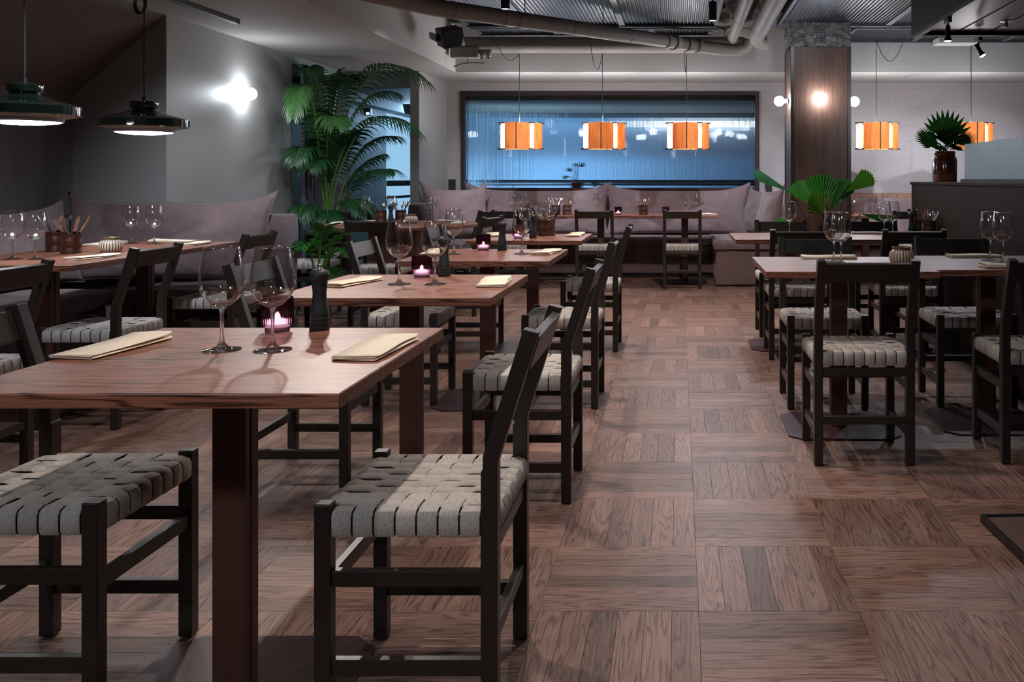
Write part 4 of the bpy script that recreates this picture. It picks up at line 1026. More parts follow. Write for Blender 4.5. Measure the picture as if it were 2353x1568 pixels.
napkin(0, 1.50, 6.06, PI/2+0.15, 'in front of the glasses on the rear right partition table')
napkin(2, -2.90, 4.50, -0.12, 'at the aisle edge of the nearer bench table')
napkin(1, -3.42, 5.42, -0.1, 'at the bench side of the farther bench table, behind the jar')
napkin(0, -3.14, 5.655, PI/2, 'at the far end of the farther bench table')
napkin(2, -2.885, 5.42, 0.15, 'at the aisle edge of the farther bench table')
napkin(1, -2.98, 7.92, 0.3, 'at the left edge of the round table')
napkin(0, -2.80, 8.46, -0.9, 'at the back left of the round table')
napkin(2, -2.10, 8.38, 1.0, 'at the back right of the round table')
napkin(1, -1.94, 7.98, 0.1, 'at the right edge of the round table')
napkin(0, -2.02, 9.95, 0.2, 'at the left bench-wall table')
napkin(2, 0.335, 10.0, 0.3, 'at the right end of the right bench-wall table')

# ------------------------------------------------------------------ lamps
def make_pendant():
    t = thing('pendant_lamp', 'lamp', 'pendant lamp')
    MB().lathe([(0.0001,0.172),(0.012,0.170),(0.066,0.170),(0.074,0.164),(0.075,0.138),(0.070,0.128),(0.062,0.122),(0.066,0.118),(0.130,0.094),(0.205,0.074),(0.231,0.066),(0.2365,0.060),(0.2340,0.020),(0.2270,0.016),(0.2250,0.019),(0.2240,0.058),(0.1300,0.082),(0.060,0.110),(0.0001,0.112)], 72).build('shade', 'green_glaze', t, smooth=True)
    MB().lathe([(0.223,0.019),(0.178,0.008),(0.160,0.006),(0.160,0.0),(0.1565,-0.012),(0.150,-0.012),(0.150,0.012),(0.222,0.026)], 72).build('inner_ring', 'inner_shade', t, smooth=True)
    MB().lathe([(0.0001,-0.026),(0.08,-0.024),(0.140,-0.016),(0.1525,-0.009),(0.150,0.002),(0.0001,0.004)], 56).build('diffuser', 'disc_glow', t, smooth=True)
    c = MB().lathe([(0.0001,0.172),(0.0105,0.172),(0.0105,0.196),(0.006,0.199),(0.0001,0.199)], 16).build('cord_grip', 'black_plastic', t, smooth=True)
    return t
pd = make_pendant(); PP = Proto(pd)
for k, (x, y, hz, lb) in enumerate(((-3.12, 4.34, 2.005, 'glossy dark green pendant lamp at the left edge, nearer of the two'), (-3.12, 5.31, 2.30, 'glossy dark green pendant lamp over the farther bench table, looped cord above'))):
    o = PP.put((x, y, 1.425), 0, lb)
for x, y, o in ((-3.12, 4.34, None), (-3.12, 5.31, None)): pass
for o in [q for q in bpy.data.objects if q.name.startswith('pendant_lamp')]:
    MB().tube([(0, 0, 0.195), (0, 0, 0.914)], 0.0042, 8).build('cord', 'cord', o, smooth=True)
    MB().lathe([(0.0001, 0.914), (0.045, 0.914), (0.045, 0.895), (0.010, 0.885), (0.0001, 0.885)], 24).build('ceiling_rose', 'black_plastic', o, smooth=True)
    if abs(o.location.y-5.31) < 0.01:
        for q in range(3):
            pth = [(-0.03+0.030*math.cos(a)+0.003*q, 0.006*q, 0.735+0.055*math.sin(a)+0.004*q) for a in [2*PI*i/24 for i in range(25)]]
            MB().tube(pth, 0.004, 6).build('cord_loop', 'cord', o, smooth=True)
# veneer lamps
def make_veneer_lamp():
    t = thing('veneer_lamp', 'lamp', 'pendant lamp'); H = 0.275; hs = 0.150
    PN = (((-0.145, -0.065), (-0.002, -0.200)), ((0.004, -0.200), (0.125, -0.075)), ((0.163, -0.050), (0.238, 0.022)), ((0.238, 0.026), (0.045, 0.195)), ((0.035, 0.195), (-0.205, 0.030)))
    for (ax, ay), (bx, by) in PN:
        dx, dy = bx-ax, by-ay; ln = math.hypot(dx, dy); ox, oy = dy/ln, -dx/ln
        if ox*(ax+bx)+oy*(ay+by) < 0: ox, oy = -ox, -oy
        n = 10; vs = []; fs = []
        for i in range(n+1):
            u = i/n; bl = 0.014*math.sin(PI*u)
            for e in (0, 0.0015):
                for z in (0, H): vs.append((ax+dx*u+ox*(bl-e), ay+dy*u+oy*(bl-e), z))
        for i in range(n):
            p, q = i*4, i*4+4; fs += [(p, q, q+1, p+1), (q+2, p+2, p+3, q+3), (p+1, q+1, q+3, p+3), (q, p, p+2, q+2)]
        fs += [(0, 1, 3, 2), (n*4+1, n*4, n*4+2, n*4+3)]
        MB().add(vs, fs).build('veneer_panel', 'veneer', t, smooth=False)
    for x0, y0 in ((-0.168, 0.0), (0.132, -0.012)):
        MB().tube([(x0, y0, 0.006), (x0, y0, H-0.006)], 0.019, 14).build('light_tube', 'tube_glow', t, smooth=True)
    for (ax, ay), (bx, by) in (((-0.222, 0.0), (-0.140, -0.066)), ((0.112, -0.090), (0.172, -0.030)), ((0.190, -0.02), (0.252, 0.03))):
        dv = Vector((bx-ax, by-ay, 0)).normalized(); nn = Vector((-dv.y, dv.x, 0))*0.007
        for z in (-0.006, H-0.008):
            MB().prism([(ax-nn.x, ay-nn.y), (bx-nn.x, by-nn.y), (bx+nn.x, by+nn.y), (ax+nn.x, ay+nn.y)], z, z+0.015).build('bracket', 'frame_brown', t, bevel=0.001)
    MB().tube([(0.001, -0.202, -0.003), (0.001, -0.202, H+0.003)], 0.005, 8).build('corner_rod', 'frame_brown', t)
    MB().tube([(0.04, 0.197, -0.003), (0.04, 0.197, H+0.003)], 0.005, 8).build('corner_rod', 'frame_brown', t)
    MB().box(-0.20, 0.20, -0.006, 0.006, H-0.022, H-0.010).box(-0.006, 0.006, -0.195, -0.006, H-0.022, H-0.010).box(-0.006, 0.006, 0.006, 0.19, H-0.022, H-0.010).build('top_frame', 'frame_brown', t)
    MB().lathe([(0.0001, H-0.022), (0.011, H-0.022), (0.011, H+0.012), (0.0001, H+0.014)], 12).build('cord_grip', 'black_plastic', t)
    return t
PV = Proto(make_veneer_lamp())
VL = ((-1.733, 'first from the left before the window', 'l'), (-0.821, 'middle one of three before the window', 'm'), (0.100, 'right one of three before the window', 'r'), (2.181, 'hanging alone between pillar and partition plant', 'p'), (3.222, 'half hidden behind the frosted screen', 's'))
LY = 9.98
for x, lb, k in VL:
    o = PV.put((x-0.017, LY, 1.470), 0.0, 'orange wood veneer pendant lamp, '+lb)
    pl_ = bpy.data.lights.new('lamp_top_light', 'POINT'); pl_.energy = 20; pl_.color = (0.92, 0.95, 1.0); pl_.shadow_soft_size = 0.05
    lo = bpy.data.objects.new('lamp_top_light', pl_); COL.objects.link(lo); lo.location = (x, LY+0.06, 1.80)
for o in [q for q in bpy.data.objects if q.name.startswith('veneer_lamp')]:
    x = round(o.location.x+0.017, 3); H = 0.275
    o.scale = (1.04, 1.04, 1.04); top = (1.045 if x < 1 else 1.19)/1.04
    MB().tube([(0, 0, H), (0, 0, top)], 0.0035, 6).build('cord', 'cord', o, smooth=True)
    if x < 3:
        sx = {-1.733: -0.19, -0.821: -0.10, 0.1: -0.03}.get(round(x, 3), 0.21)
        pts = []; dip = {-1.733: -0.15, -0.821: -0.25, 0.1: -0.28}.get(round(x, 3), -0.24)
        ly = -0.36
        for i in range(25):
            u = i/24; z = top+(1.14-top)*u+dip*4*u*(1-u)*(1 if 1 else 0)-0.18*math.sin(PI*u)*u*0
            pts.append((sx*u, ly*u-0.02, z))
        MB().tube(pts, 0.0035, 6).build('slack_cord', 'cord', o, smooth=True)
# globe wall lamps
def make_globe():
    t = thing('wall_lamp', 'lamp', 'wall lamp')          # projects along +x from the wall
    m = MB().lathe([(0.0001, 0), (0.030, 0), (0.030, 0.006), (0.021, 0.010), (0.021, 0.036), (0.018, 0.040), (0.0001, 0.040)], 24).build('socket', 'grey_plastic', t, smooth=True); m.rotation_euler = (0, PI/2, 0)
    MB().sphere((0.088, 0, 0), 0.051, 28, 18).build('bulb', 'bulb_glow', t, smooth=True)
    return t
PB = Proto(make_globe())
PB.put((-3.74, 7.76, 1.868), 0, 'bare globe wall lamp on the grey left wall')
PB.put((1.094, 9.12, 1.923), PI, 'bare globe wall lamp on the left side of the pillar')
PB.put((1.390, 8.92, 1.930), -PI/2, 'bare globe wall lamp on the front of the dark pillar')
PB.put((1.682, 9.18, 1.923), 0, 'bare globe wall lamp on the right side of the pillar')
# cylinder spots, track, track spots
def cyl_spot(x, y, z0, lb):
    t = thing('ceiling_spot', lb, 'spotlight', (x, y, z0))
    MB().lathe([(0.0001, 0.012), (0.030, 0.012), (0.030, 0.0), (0.034, 0.0), (0.034, 0.155), (0.030, 0.160), (0.0001, 0.160)], 28).build('cylinder', 'black_metal', t, smooth=False)
    MB().lathe([(0.0001, 0.011), (0.029, 0.011), (0.0001, 0.0111)], 24).build('lens', 'spot_glow', t)
    MB().tube([(0, 0, 0.16), (0, 0, TOP-z0-0.02)], 0.007, 8).build('rod', 'black_metal', t)
cyl_spot(0.285, 7.66, 2.475, 'black cylinder spotlight hanging left of the white pipes')
cyl_spot(-1.335, 7.0, 2.45, 'black cylinder spotlight near the top edge over the diagonal pipe')
t = thing('light_track', 'black lighting track on the white dropped ceiling at top left', 'light track', (-3.33, 5.0, 2.34))
MB().box(-0.02, 0.02, -1.8, 1.84, -0.032, -0.0).build('rail', 'black_metal', t, bevel=0.002); MB().box(-0.022, 0.022, 1.84, 1.86, -0.034, 0).build('end_cap', 'black_plastic', t)
def track_spot(x, y, z, aim, lb):
    t = thing('track_spot', lb, 'spotlight', (x, y, z))
    MB().box(-0.014, 0.014, -0.05, 0.05, -0.030, 0).build('adapter', 'black_plastic', t, bevel=0.003)
    MB().tube([(0, 0, -0.030), (0, 0, -0.075)], 0.007, 10).build('arm', 'black_metal', t, smooth=True)
    d = Vector(aim).normalized(); q = d.to_track_quat('-Z', 'Y').to_euler()
    h = MB().lathe([(0.0001, 0.04), (0.016, 0.04), (0.017, 0.036), (0.017, -0.030), (0.028, -0.062), (0.027, -0.066), (0.0245, -0.062), (0.0001, -0.050)], 24).build('head', 'black_metal', t, smooth=True, loc=(0, 0, -0.085)); h.rotation_euler = q
    b = MB().lathe([(0.0001, -0.0665), (0.018, -0.066), (0.0245, -0.0635), (0.0001, -0.058)], 20).build('lamp_face', 'spot_glow', h, smooth=True)
track_spot(1.815, 6.14, 2.222, (-0.02, -0.05, -1), 'track spotlight shining straight down under the canopy edge')
track_spot(2.29, 6.955, 2.222, (0.45, -0.35, -1), 'tilted track spotlight under the far edge of the canopy')
t = thing('sprinkler', 'small sprinkler head under the dark canopy boards', 'sprinkler', (2.32, 6.45, 2.258))
MB().lathe([(0.0001, 0.004), (0.045, 0.004), (0.045, 0.0), (0.010, -0.004), (0.010, -0.03), (0.016, -0.035), (0.016, -0.04), (0.0001, -0.042)], 20).build('head', 'steel', t, smooth=True)

# ------------------------------------------------------------------ pipes, loudspeaker, fittings
def ring(mb, p, d, r, ln):
    p = Vector(p); d = Vector(d).normalized(); mb.tube([p-d*ln/2, p+d*ln/2], r, 20)
t = thing('straight_pipe', 'thick painted pipe running level in front of the back soffit', 'pipe', (-0.8, 9.93, 2.605))
MB().tube([(-1.60, 0, 0), (1.50, 0, 0)], 0.088, 24).build('pipe', 'pipe_paint', t, smooth=True)
for x in (-0.9, 0.1, 1.0):
    MB().tube([(x, 0, 0), (x+0.012, 0, 0)], 0.0895, 24).build('joint', 'pipe_paint', t, smooth=False)
    MB().tube([(x+0.3, 0, 0.08), (x+0.3, 0, 0.25)], 0.006, 6).build('hanger', 'steel', t)
t = thing('diagonal_pipe', 'long painted pipe crossing diagonally below the metal ceiling panels', 'pipe', (0, 0, 0))
dp = [(-2.45, 5.60, 2.41), (-1.83, 6.85, 2.432), (0.0, 9.25, 2.525), (0.40, 9.52, 2.505), (0.60, 9.585, 2.50), (0.70, 9.58, 2.535), (0.735, 9.56, 2.60)]
MB().tube(dp[:3], 0.066, 24).build('pipe', 'pipe_paint', t, smooth=True)
MB().tube(dp[2:], 0.066, 24).build('elbow', 'pipe_paint', t, smooth=True)
d0 = Vector(dp[2])-Vector(dp[1])
for f in (0.05, 0.22, 0.27, 0.48, 0.74):
    mb = MB(); ring(mb, Vector(dp[1])+d0*f, d0, 0.0685, 0.014); mb.build('joint', 'pipe_paint', t)
for f, r in ((0.93, 0.076), (0.975, 0.080)):
    mb = MB(); ring(mb, Vector(dp[1])+d0*f, d0, r, 0.045); mb.build('coupling', 'pipe_paint', t, bevel=0.004)
d1 = Vector(dp[3])-Vector(dp[2])
for f in (0.25, 0.5):
    mb = MB(); ring(mb, Vector(dp[2])+d1*f, d1, 0.078, 0.045); mb.build('coupling', 'pipe_paint', t, bevel=0.004)
for f in (0.3, 0.62):
    p = Vector(dp[1])+d0*f; MB().tube([(p.x, p.y, p.z+0.06), (p.x, p.y, TOP)], 0.005, 6).build('hanger', 'steel', t)
t = thing('drain_pipe', 'thick painted pipe with elbow end running towards the camera', 'pipe', (0.79, 7.0, 2.60))
MB().tube([(0, -2.2, 0), (0, 2.30, 0)], 0.082, 24).build('pipe', 'pipe_paint', t, smooth=True)
MB().tube([(0, 2.28, 0), (0.01, 2.42, -0.01), (0.05, 2.48, -0.03), (0.10, 2.50, -0.04), (0.13, 2.50, -0.04)], 0.072, 20).build('elbow', 'pipe_paint', t, smooth=True)
for y in (-0.4, 0.9, 1.8): MB().tube([(0, y, 0), (0, y+0.012, 0)], 0.0835, 24).build('joint', 'pipe_paint', t)
t = thing('supply_pipe', 'thinner painted pipe running beside the thick one towards the camera', 'pipe', (0.555, 7.0, 2.61))
MB().tube([(0, -2.2, 0), (0, 2.45, 0)], 0.056, 20).build('pipe', 'pipe_paint', t, smooth=True)
MB().tube([(0, 2.45, 0), (0.0, 2.50, -0.0)], 0.060, 20).build('end_cap', 'pipe_paint', t)
for y in (0.2, 1.3): MB().tube([(0, y, 0), (0, y+0.012, 0)], 0.0575, 20).build('joint', 'pipe_paint', t)
t = thing('pipe_valve', 'painted pipe fitting with two nozzles left of the back pipe', 'valve', (-2.32, 9.80, 2.47))
MB().box(-0.14, 0.16, -0.02, 0.10, -0.02, 0.09).build('block', 'pipe_paint', t, bevel=0.01)
for x in (0.20, 0.27): MB().lathe([(0.0001, 0.05), (0.028, 0.05), (0.028, 0.0), (0.018, -0.01), (0.018, -0.035), (0.0001, -0.04)], 14, (x, 0.02, 0)).build('nozzle', 'pipe_paint', t)
MB().box(0.14, 0.30, 0.0, 0.05, 0.03, 0.07).build('manifold', 'pipe_paint', t, bevel=0.006)
MB().tube([(-0.10, -0.02, -0.12), (0.0, -0.03, -0.09), (0.10, -0.03, -0.08), (0.24, -0.03, -0.085)], 0.008, 8).build('lever', 'pipe_paint', t, smooth=True)
MB().tube([(0.05, 0.0, -0.02), (0.05, -0.03, -0.085)], 0.006, 8).build('stem', 'pipe_paint', t)
t = thing('loudspeaker', 'black loudspeaker on a bracket at the soffit corner under the ceiling', 'loudspeaker', (-2.17, 8.62, 2.49), 0.55)
t.rotation_euler = (0.30, -0.25, 0.55)
MB().box(-0.10, 0.10, -0.075, 0.10, -0.085, 0.085).build('cabinet', 'black_plastic', t, bevel=0.006)
MB().box(-0.103, 0.103, -0.098, -0.075, -0.088, 0.088).build('front_grille', 'grille_cloth', t, bevel=0.006)
MB().box(-0.02, 0.02, 0.10, 0.20, -0.02, 0.02).box(-0.13, -0.105, 0.02, 0.20, -0.03, 0.03).build('bracket', 'galvanised', t)
# sockets on the back wall
for x, z, lb in ((-2.815, 1.075, 'black wall socket to the left of the fluted window'), (1.11, 1.045, 'black wall socket to the right of the fluted window')):
    t = thing('wall_socket', lb, 'socket', (x, 11.30, z))
    MB().box(-0.045, 0.045, -0.012, 0, -0.065, 0.065).build('plate', 'black_plastic', t, bevel=0.003)
    for dz in (-0.03, 0.03): MB().lathe([(0.020, 0), (0.020, 0.004), (0.016, 0.004), (0.016, 0.0)], 18, (0, 0, 0), close=True).build('outlet', 'matte_black', t).matrix_local = Matrix.Translation((0, -0.012, dz)) @ Matrix.Rotation(PI/2, 4, 'X')
t = thing('emergency_light', 'small white emergency light on the hall wall behind the palm', 'light', (-4.60, 13.35, 2.13))
MB().box(0, 0.09, -0.05, 0.05, -0.055, 0.055).build('case', 'grey_plastic', t, bevel=0.008); MB().box(0.03, 0.075, -0.055, -0.05, -0.045, -0.015).build('lamp_face', 'small_lamp_glow', t)
# ceiling hatch in the soffit at right
t = thing('access_hatch', 'flush white access hatch in the back soffit above the wall', 'hatch', (2.95, 10.62, 2.34))
MB().box(-0.28, 0.28, -0.20, 0.20, -0.004, 0).build('door', 'ceiling_paint', t, bevel=0.001); MB().box(-0.29, 0.29, -0.21, 0.21, -0.002, 0).build('rim', 'grey_plastic', t)
t = thing('duct_box', 'small white duct box below the ceiling strip at upper right', 'duct', (2.99, 9.85, 2.60))
MB().box(-0.21, 0.21, -0.12, 0.12, 0, 0.062).build('casing', 'ceiling_paint', t, bevel=0.004); MB().box(-0.15, 0.15, -0.10, 0.10, 0.062, 0.10).build('neck', 'grey_plastic', t)
# dark-rimmed floor board at lower right
t = thing('floor_panel', 'low wooden board with dark metal rim at the lower right edge', 'panel', (1.0, 3.02, 0), 0.055)
MB().box(0.012, 1.4, -1.4, -0.012, 0.0005, 0.022).build('board', 'mat_top', t); 
MB().box(0, 0.012, -1.4, 0, 0.0005, 0.028).box(0.012, 1.4, -0.012, 0, 0.0005, 0.028).build('rim', 'black_metal', t, bevel=0.001)
# curtain and rail
cu = thing('curtain', 'long grey blue curtain behind the tall palm', 'curtain', (-3.66, 9.42, 0))
for s, (y0, y1) in enumerate(((-0.60, 0.02), (0.05, 0.62))):
    vs = []; fs = []; n = 90; zs = (0.02, 0.5, 1.0, 1.6, 2.15, 2.215)
    for i in range(n+1):
        u = i/n
        for z in zs:
            am = 0.030 if z < 2.1 else 0.018
            vs.append((am*math.sin(u*PI*15+s)+0.008*math.sin(u*41+z*2), y0+(y1-y0)*u, z))
    m = len(zs)
    for i in range(n):
        for k in range(m-1): a = i*m+k; fs.append((a, a+1, a+m+1, a+m))
    o = MB().add(vs, fs).build('drape', 'curtain_cloth', cu, smooth=True, fix=False); sd = o.modifiers.new('thickness', 'SOLIDIFY'); sd.thickness = 0.003
MB().box(-0.015, 0.015, -0.62, 0.66, 2.222, 2.245).build('rail', 'white_plastic', cu)
sbox('trim_5', 'hall_paint', -3.86, -3.74, 8.80, 10.22, 2.26, CZ)
sbox('trim_6', 'corridor_paint', WX0, WX1, 11.42, 11.80, 0.97, 1.0)

# ------------------------------------------------------------------ plants
def bez(P, t):
    a, b, c = [Vector(p) for p in P]; return a*(1-t)**2+b*2*t*(1-t)+c*t*t
def frond(parent, P, n, ll, seed, mat, start=0.30, droop=0.5, stem='palm_stem', wl=0.0120):
    rr = random.Random(seed); vs = []; fs = []
    for i in range(n):
        t = start+(1-start)*(i/(n-1))**0.9
        p = bez(P, t); tan = (bez(P, min(1, t+0.02))-bez(P, t-0.02)).normalized()
        side = tan.cross(Vector((0, 0, 1))); side = side.normalized() if side.length > 1e-3 else Vector((1, 0, 0))
        upv = side.cross(tan)
        prof = math.sin(PI*(0.12+0.80*(i/(n-1))))**0.7
        for s in (-1, 1):
            L = ll*prof*rr.uniform(0.85, 1.1); fwd = 0.45+0.9*(i/(n-1))
            d = (side*s*1.0+tan*fwd+upv*0.25).normalized()
            wv = tan.cross(d).cross(d).normalized()*wl*(0.6+0.5*prof)
            o = len(vs); q = p.copy(); dd = d.copy(); segs = 4
            for k in range(segs+1):
                wk = (0.45, 1.0, 0.9, 0.55, 0.06)[k]
                cv = upv*0.003*wk
                vs += [q-wv*wk+cv, q, q+wv*wk+cv]
                dd = (dd+Vector((0, 0, -droop*(0.22+0.25*k)))).normalized(); q = q+dd*(L/segs)
            for k in range(segs):
                a = o+k*3; fs += [(a, a+1, a+4, a+3), (a+1, a+2, a+5, a+4)]
    o = MB().add(vs, fs).build('frond', mat, parent, smooth=True, fix=False)
    pts = [bez(P, k/14) for k in range(15)]
    MB().tube(pts, [0.010*(1-0.75*k/14) for k in range(15)], 6).build('stem', stem, o, smooth=True)
    return o
pm = thing('tall_palm', 'tall kentia palm with arching fronds before the curtain', 'plant', (-3.45, 8.93, 0))
B0 = (0.0, 0.0, 0.56)
FR = [ # control and tip, relative to the planter, in metres; leaflet length
 ((0.22, -0.15, 2.75), (1.06, -0.30, 2.06), .42), ((0.06, -0.50, 2.65), (0.03, -0.85, 1.70), .28), ((0.00, -0.15, 2.45), (-0.02, -0.45, 2.16), .22),
 ((0.30, -0.20, 2.15), (0.98, -0.30, 1.58), .36), ((0.35, -0.10, 1.32), (0.72, -0.25, 1.22), .32), ((0.30, -0.30, 1.15), (0.56, -0.50, 0.84), .26),
 ((-0.02, -0.40, 1.80), (0.02, -0.80, 1.28), .26), ((-0.03, -0.40, 1.10), (0.03, -0.75, 0.80), .24), ((0.10, 0.10, 2.15), (0.62, 0.22, 2.00), .30),
 ((0.15, -0.35, 2.05), (0.38, -0.80, 1.62), .30), ((0.05, 0.0, 1.95), (0.12, 0.05, 2.20), .30), ((0.18, 0.05, 1.62), (0.66, 0.10, 1.56), .30),
 ((0.05, -0.25, 1.60), (0.12, -0.75, 1.24), .28), ((0.12, -0.10, 2.30), (0.34, -0.30, 2.10), .30), ((0.10, -0.30, 0.98), (0.24, -0.60, 0.78), .24), ((0.02, -0.1, 1.5), (0.02, -0.35, 1.80), .28),
 ((0.12, -0.12, 1.45), (0.36, -0.22, 1.60), .30), ((0.14, 0.06, 1.25), (0.50, 0.12, 1.38), .28), ((-0.02, 0.0, 1.40), (0.0, -0.30, 1.52), .22)]
for k, (c, tp, ll) in enumerate(FR):
    b = Vector(B0)+Vector((random.uniform(-.06, .06), random.uniform(-.06, .06), 0))
    frond(pm, (b, c, tp), 28, ll, k, 'palm_leaf_pale' if k in (1, 9) else 'palm_leaf', start=0.40, droop=0.62)
MB().lathe([(0.0001, 0.002), (0.165, 0.002), (0.178, 0.02), (0.196, 0.30), (0.206, 0.585), (0.211, 0.600), (0.205, 0.606), (0.190, 0.600), (0.186, 0.54), (0.0001, 0.54)], 48).build('planter', 'planter_glaze', pm, smooth=True)
MB().lathe([(0.0001, 0.565), (0.08, 0.560), (0.187, 0.548), (0.187, 0.54), (0.0001, 0.54)], 32).build('soil', 'soil', pm, smooth=True)
# small palm at the end of the corner bench
sp = thing('small_palm', 'small bright palm in a dark pot at the end of the left bench', 'plant', (-2.60, 6.55, 0))
SF = [((0.02, -0.02, 0.80), (0.10, -0.10, 0.80)), ((0.10, -0.05, 0.75), (0.27, -0.10, 0.60)), ((0.08, -0.10, 0.65), (0.20, -0.20, 0.42)), ((-0.05, 0.0, 0.75), (-0.06, -0.12, 0.66)), ((0.02, 0.08, 0.70), (0.15, 0.22, 0.60)), ((0.06, -0.06, 0.70), (0.22, -0.05, 0.74))]
for k, (c, tp) in enumerate(SF):
    frond(sp, ((0, 0, 0.28), c, tp), 9, 0.15, 40+k, 'fan_leaf' if k % 2 else 'palm_leaf_pale', start=0.45, droop=0.3, wl=0.016)
MB().lathe([(0.0001, 0.001), (0.085, 0.001), (0.10, 0.28), (0.106, 0.30), (0.096, 0.30), (0.092, 0.27), (0.0001, 0.27)], 32).build('pot', 'planter_glaze', sp, smooth=True)
MB().lathe([(0.0001, 0.278), (0.093, 0.274), (0.093, 0.268), (0.0001, 0.268)], 24).build('soil', 'soil', sp)
# pleated fan leaves
def fan_leaf(parent, base, at, dirv, nrm, R, spread, pleats, mat, fold=0.0, split=0.06, droop=0.15, stem='dark_stem', name='leaf'):
    """fan with its hub at `at`, growing along dirv; nrm is the leaf normal; fold closes the fan like a book"""
    at = Vector(at); d = Vector(dirv).normalized(); n = Vector(nrm); n = (n-d*n.dot(d)).normalized(); s = d.cross(n)
    vs = []; fs = []; rings = 6; cols = pleats*2
    for i in range(cols+1):
        u = -1+2*i/cols; a = u*spread
        tip = R*(1.0-0.10*u*u) * (1.0 if i % 2 else 1.0-split)
        for k in range(rings+1):
            q = k/rings; r = tip*(0.03+0.97*q)
            zig = (0.5 if i % 2 else -0.5)*0.060*r*(1.0 if pleats > 6 else 1.3)
            x, y = r*math.sin(a), r*math.cos(a)
            h = zig+abs(x)*fold
            p = at+s*x*(math.cos(fold) if fold else 1)+d*y+n*h+Vector((0, 0, -droop*R*(q**2)*(0.6+0.4*abs(u))))
            vs.append(p)
    m = rings+1
    for i in range(cols):
        for k in range(rings): fs.append((i*m+k, i*m+k+1, (i+1)*m+k+1, (i+1)*m+k))
    o = MB().add(vs, fs).build(name, mat, parent, smooth=False, fix=False); sd = o.modifiers.new('thickness', 'SOLIDIFY'); sd.thickness = 0.0012
    b = Vector(base); mid = (b+at)/2+Vector((0, 0, 0.04))
    MB().tube([bez((b, mid, at), k/8) for k in range(9)], 0.005, 6).build('stem', stem, o, smooth=True)
pf = thing('fan_palm', 'leafy fan palm with large pleated leaves before the dark pillar', 'plant', (1.33, 8.30, 0)); b = (0, 0, 0.38)
fan_leaf(pf, b, (-0.02, 0.02, 0.86), (0.02, 0.1, 1), (0.25, -1, 0.1), 0.335, 0.62, 12, 'fan_leaf', split=0.03, droop=0.02)
fan_leaf(pf, b, (-0.03, -0.12, 0.82), (-0.55, -0.25, 0.75), (0.25, -0.9, 0.35), 0.24, 0.75, 10, 'fan_leaf_bright', split=0.06, droop=0.08, fold=0.35)
fan_leaf(pf, b, (0.04, 0.05, 0.84), (0.62, 0.05, 0.95), (0.6, -0.8, -0.2), 0.37, 0.42, 8, 'fan_leaf', split=0.04, droop=0.06)
fan_leaf(pf, b, (0.19, 0.0, 1.02), (0.85, -0.05, 0.62), (-0.4, -0.9, 0.45), 0.30, 0.40, 8, 'fan_leaf_bright', split=0.05, droop=0.02)
fan_leaf(pf, b, (-0.31, -0.05, 1.02), (-1.0, -0.1, 0.52), (0.40, -0.55, 0.75), 0.40, 0.24, 7, 'fan_leaf_blue', split=0.04, droop=0.0)
fan_leaf(pf, b, (0.30, -0.15, 0.83), (1.0, -0.1, -0.22), (0.1, -0.8, 0.5), 0.30, 0.22, 6, 'fan_leaf', split=0.04, droop=0.0)
fan_leaf(pf, b, (-0.22, -0.18, 0.74), (-1.0, -0.2, 0.05), (0.0, -0.7, 0.8), 0.26, 0.35, 7, 'fan_leaf', split=0.05, droop=0.02)
fan_leaf(pf, b, (-0.10, 0.12, 0.90), (-0.45, 0.3, 0.8), (0.3, -0.9, 0.2), 0.28, 0.6, 10, 'fan_leaf', split=0.04, droop=0.05)
MB().tube([(0.0, -0.02, 0.36), (0.0, -0.02, 0.95)], 0.007, 8).build('support_stick', 'wainscot_wood', pf)
MB().lathe([(0.0001, 0.001), (0.14, 0.001), (0.155, 0.02), (0.17, 0.37), (0.176, 0.39), (0.165, 0.39), (0.158, 0.35), (0.0001, 0.35)], 40).build('pot', 'planter_glaze', pf, smooth=True)
MB().lathe([(0.0001, 0.366), (0.159, 0.358), (0.159, 0.35), (0.0001, 0.35)], 24).build('soil', 'soil', pf)
# jar with a fan palm on the partition
jp = thing('jar_palm', 'fan palm in a glazed brown jar standing on the partition', 'plant', (1.905, 6.52, 1.12)); b = (0, 0, 0.19)
MB().lathe([(0.0001, 0.0), (0.080, 0.0), (0.084, 0.004), (0.0845, 0.058)], 48).build('jar_foot', 'terracotta', jp, smooth=True)
MB().lathe([(0.0845, 0.058), (0.0855, 0.059), (0.0855, 0.158), (0.081, 0.172), (0.072, 0.188), (0.0715, 0.194), (0.0745, 0.199), (0.0745, 0.215), (0.070, 0.221), (0.064, 0.217), (0.064, 0.19), (0.0001, 0.19)], 48).build('jar_body', 'jar_glaze', jp, smooth=True)
for k in range(6):
    a = k*PI/3-0.6; MB().tube([(0.0858*math.cos(a), 0.0858*math.sin(a), 0.06), (0.0858*math.cos(a), 0.0858*math.sin(a), 0.156)], 0.0016, 5).build('seam', 'jar_glaze', jp)
MB().lathe([(0.0001, 0.206), (0.064, 0.204), (0.064, 0.19), (0.0001, 0.19)], 24).build('soil', 'soil', jp)
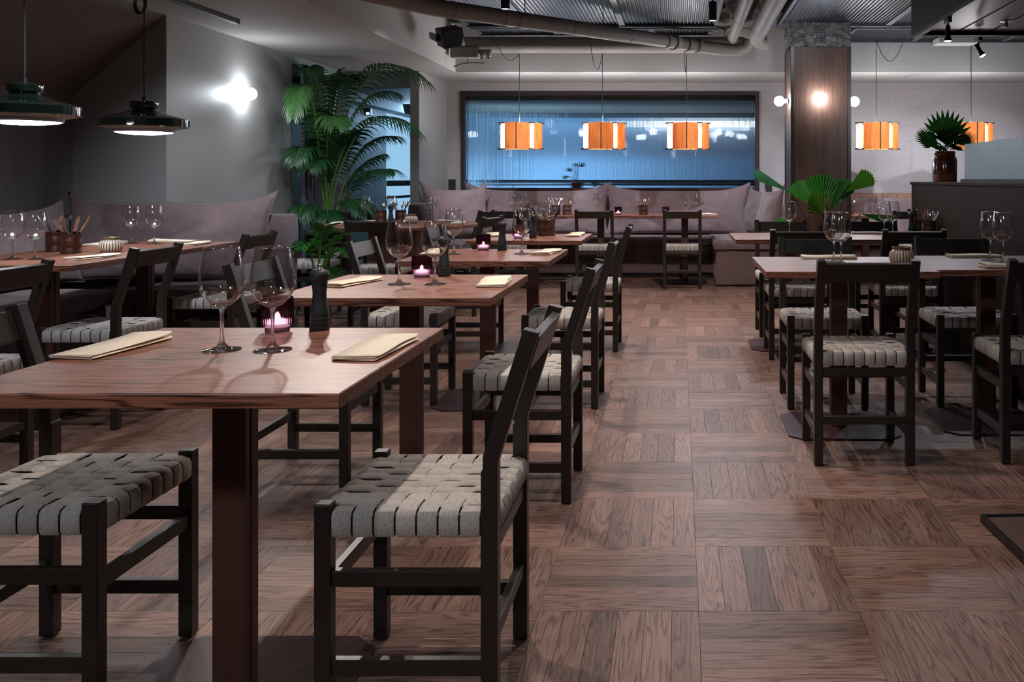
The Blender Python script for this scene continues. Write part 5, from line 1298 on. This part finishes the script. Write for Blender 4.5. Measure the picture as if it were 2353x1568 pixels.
for k, (at, dv, nv, R, sp_, sl) in enumerate([((0.01, 0.0, 0.30), (0.08, 0.1, 1), (0.1, -1, 0.2), 0.235, 1.05, 0.28), ((0.0, -0.05, 0.26), (0.05, -0.35, 0.75), (0.0, -0.8, 0.5), 0.17, 1.0, 0.32), ((-0.05, -0.02, 0.27), (-0.9, -0.2, 0.30), (0.1, -0.8, 0.7), 0.19, 0.62, 0.35),
      ((0.05, -0.02, 0.27), (0.9, -0.2, 0.40), (-0.1, -0.8, 0.7), 0.17, 0.55, 0.35), ((-0.04, 0.04, 0.28), (-0.7, 0.4, 0.6), (0.2, -0.9, 0.4), 0.18, 0.7, 0.35), ((0.02, 0.06, 0.26), (0.7, 0.5, 0.1), (0, -0.6, 0.8), 0.16, 0.7, 0.35), ((-0.03, -0.05, 0.25), (-0.6, -0.5, 0.0), (0, -0.6, 0.8), 0.15, 0.6, 0.35)]):
    fan_leaf(jp, (0, 0, 0.20), at, dv, nv, R, sp_, 11, 'fan_leaf' if k % 2 == 0 else 'palm_leaf', split=sl, droop=0.05, stem='palm_stem')
# seedling pot behind the fluted pane
wp = thing('window_plant', 'small plant in a terracotta pot behind the fluted window', 'plant', (-1.29, 11.445, 1.0)); b = (0, 0, 0.08)
MB().lathe([(0.0001, 0.0), (0.066, 0.0), (0.078, 0.09), (0.078, 0.096), (0.070, 0.096), (0.066, 0.075), (0.0001, 0.075)], 32).build('pot', 'terracotta', wp, smooth=True)
MB().lathe([(0.0001, 0.082), (0.066, 0.078), (0.066, 0.07), (0.0001, 0.07)], 20).build('soil', 'soil', wp)
for at, dv, R in (((0.02, 0, 0.29), (0.6, 0, 0.45), 0.11), ((-0.05, 0, 0.24), (-0.6, 0, 0.35), 0.09), ((-0.09, 0, 0.17), (-1, 0, 0.0), 0.09), ((0.16, 0, 0.11), (1, 0, -0.35), 0.12), ((-0.02, 0.02, 0.28), (0.1, 0, 0.8), 0.08)):
    fan_leaf(wp, b, at, dv, (0, -0.7, 0.6), R, 0.5, 5, 'fan_leaf', split=0.25, droop=0.1, stem='palm_stem')
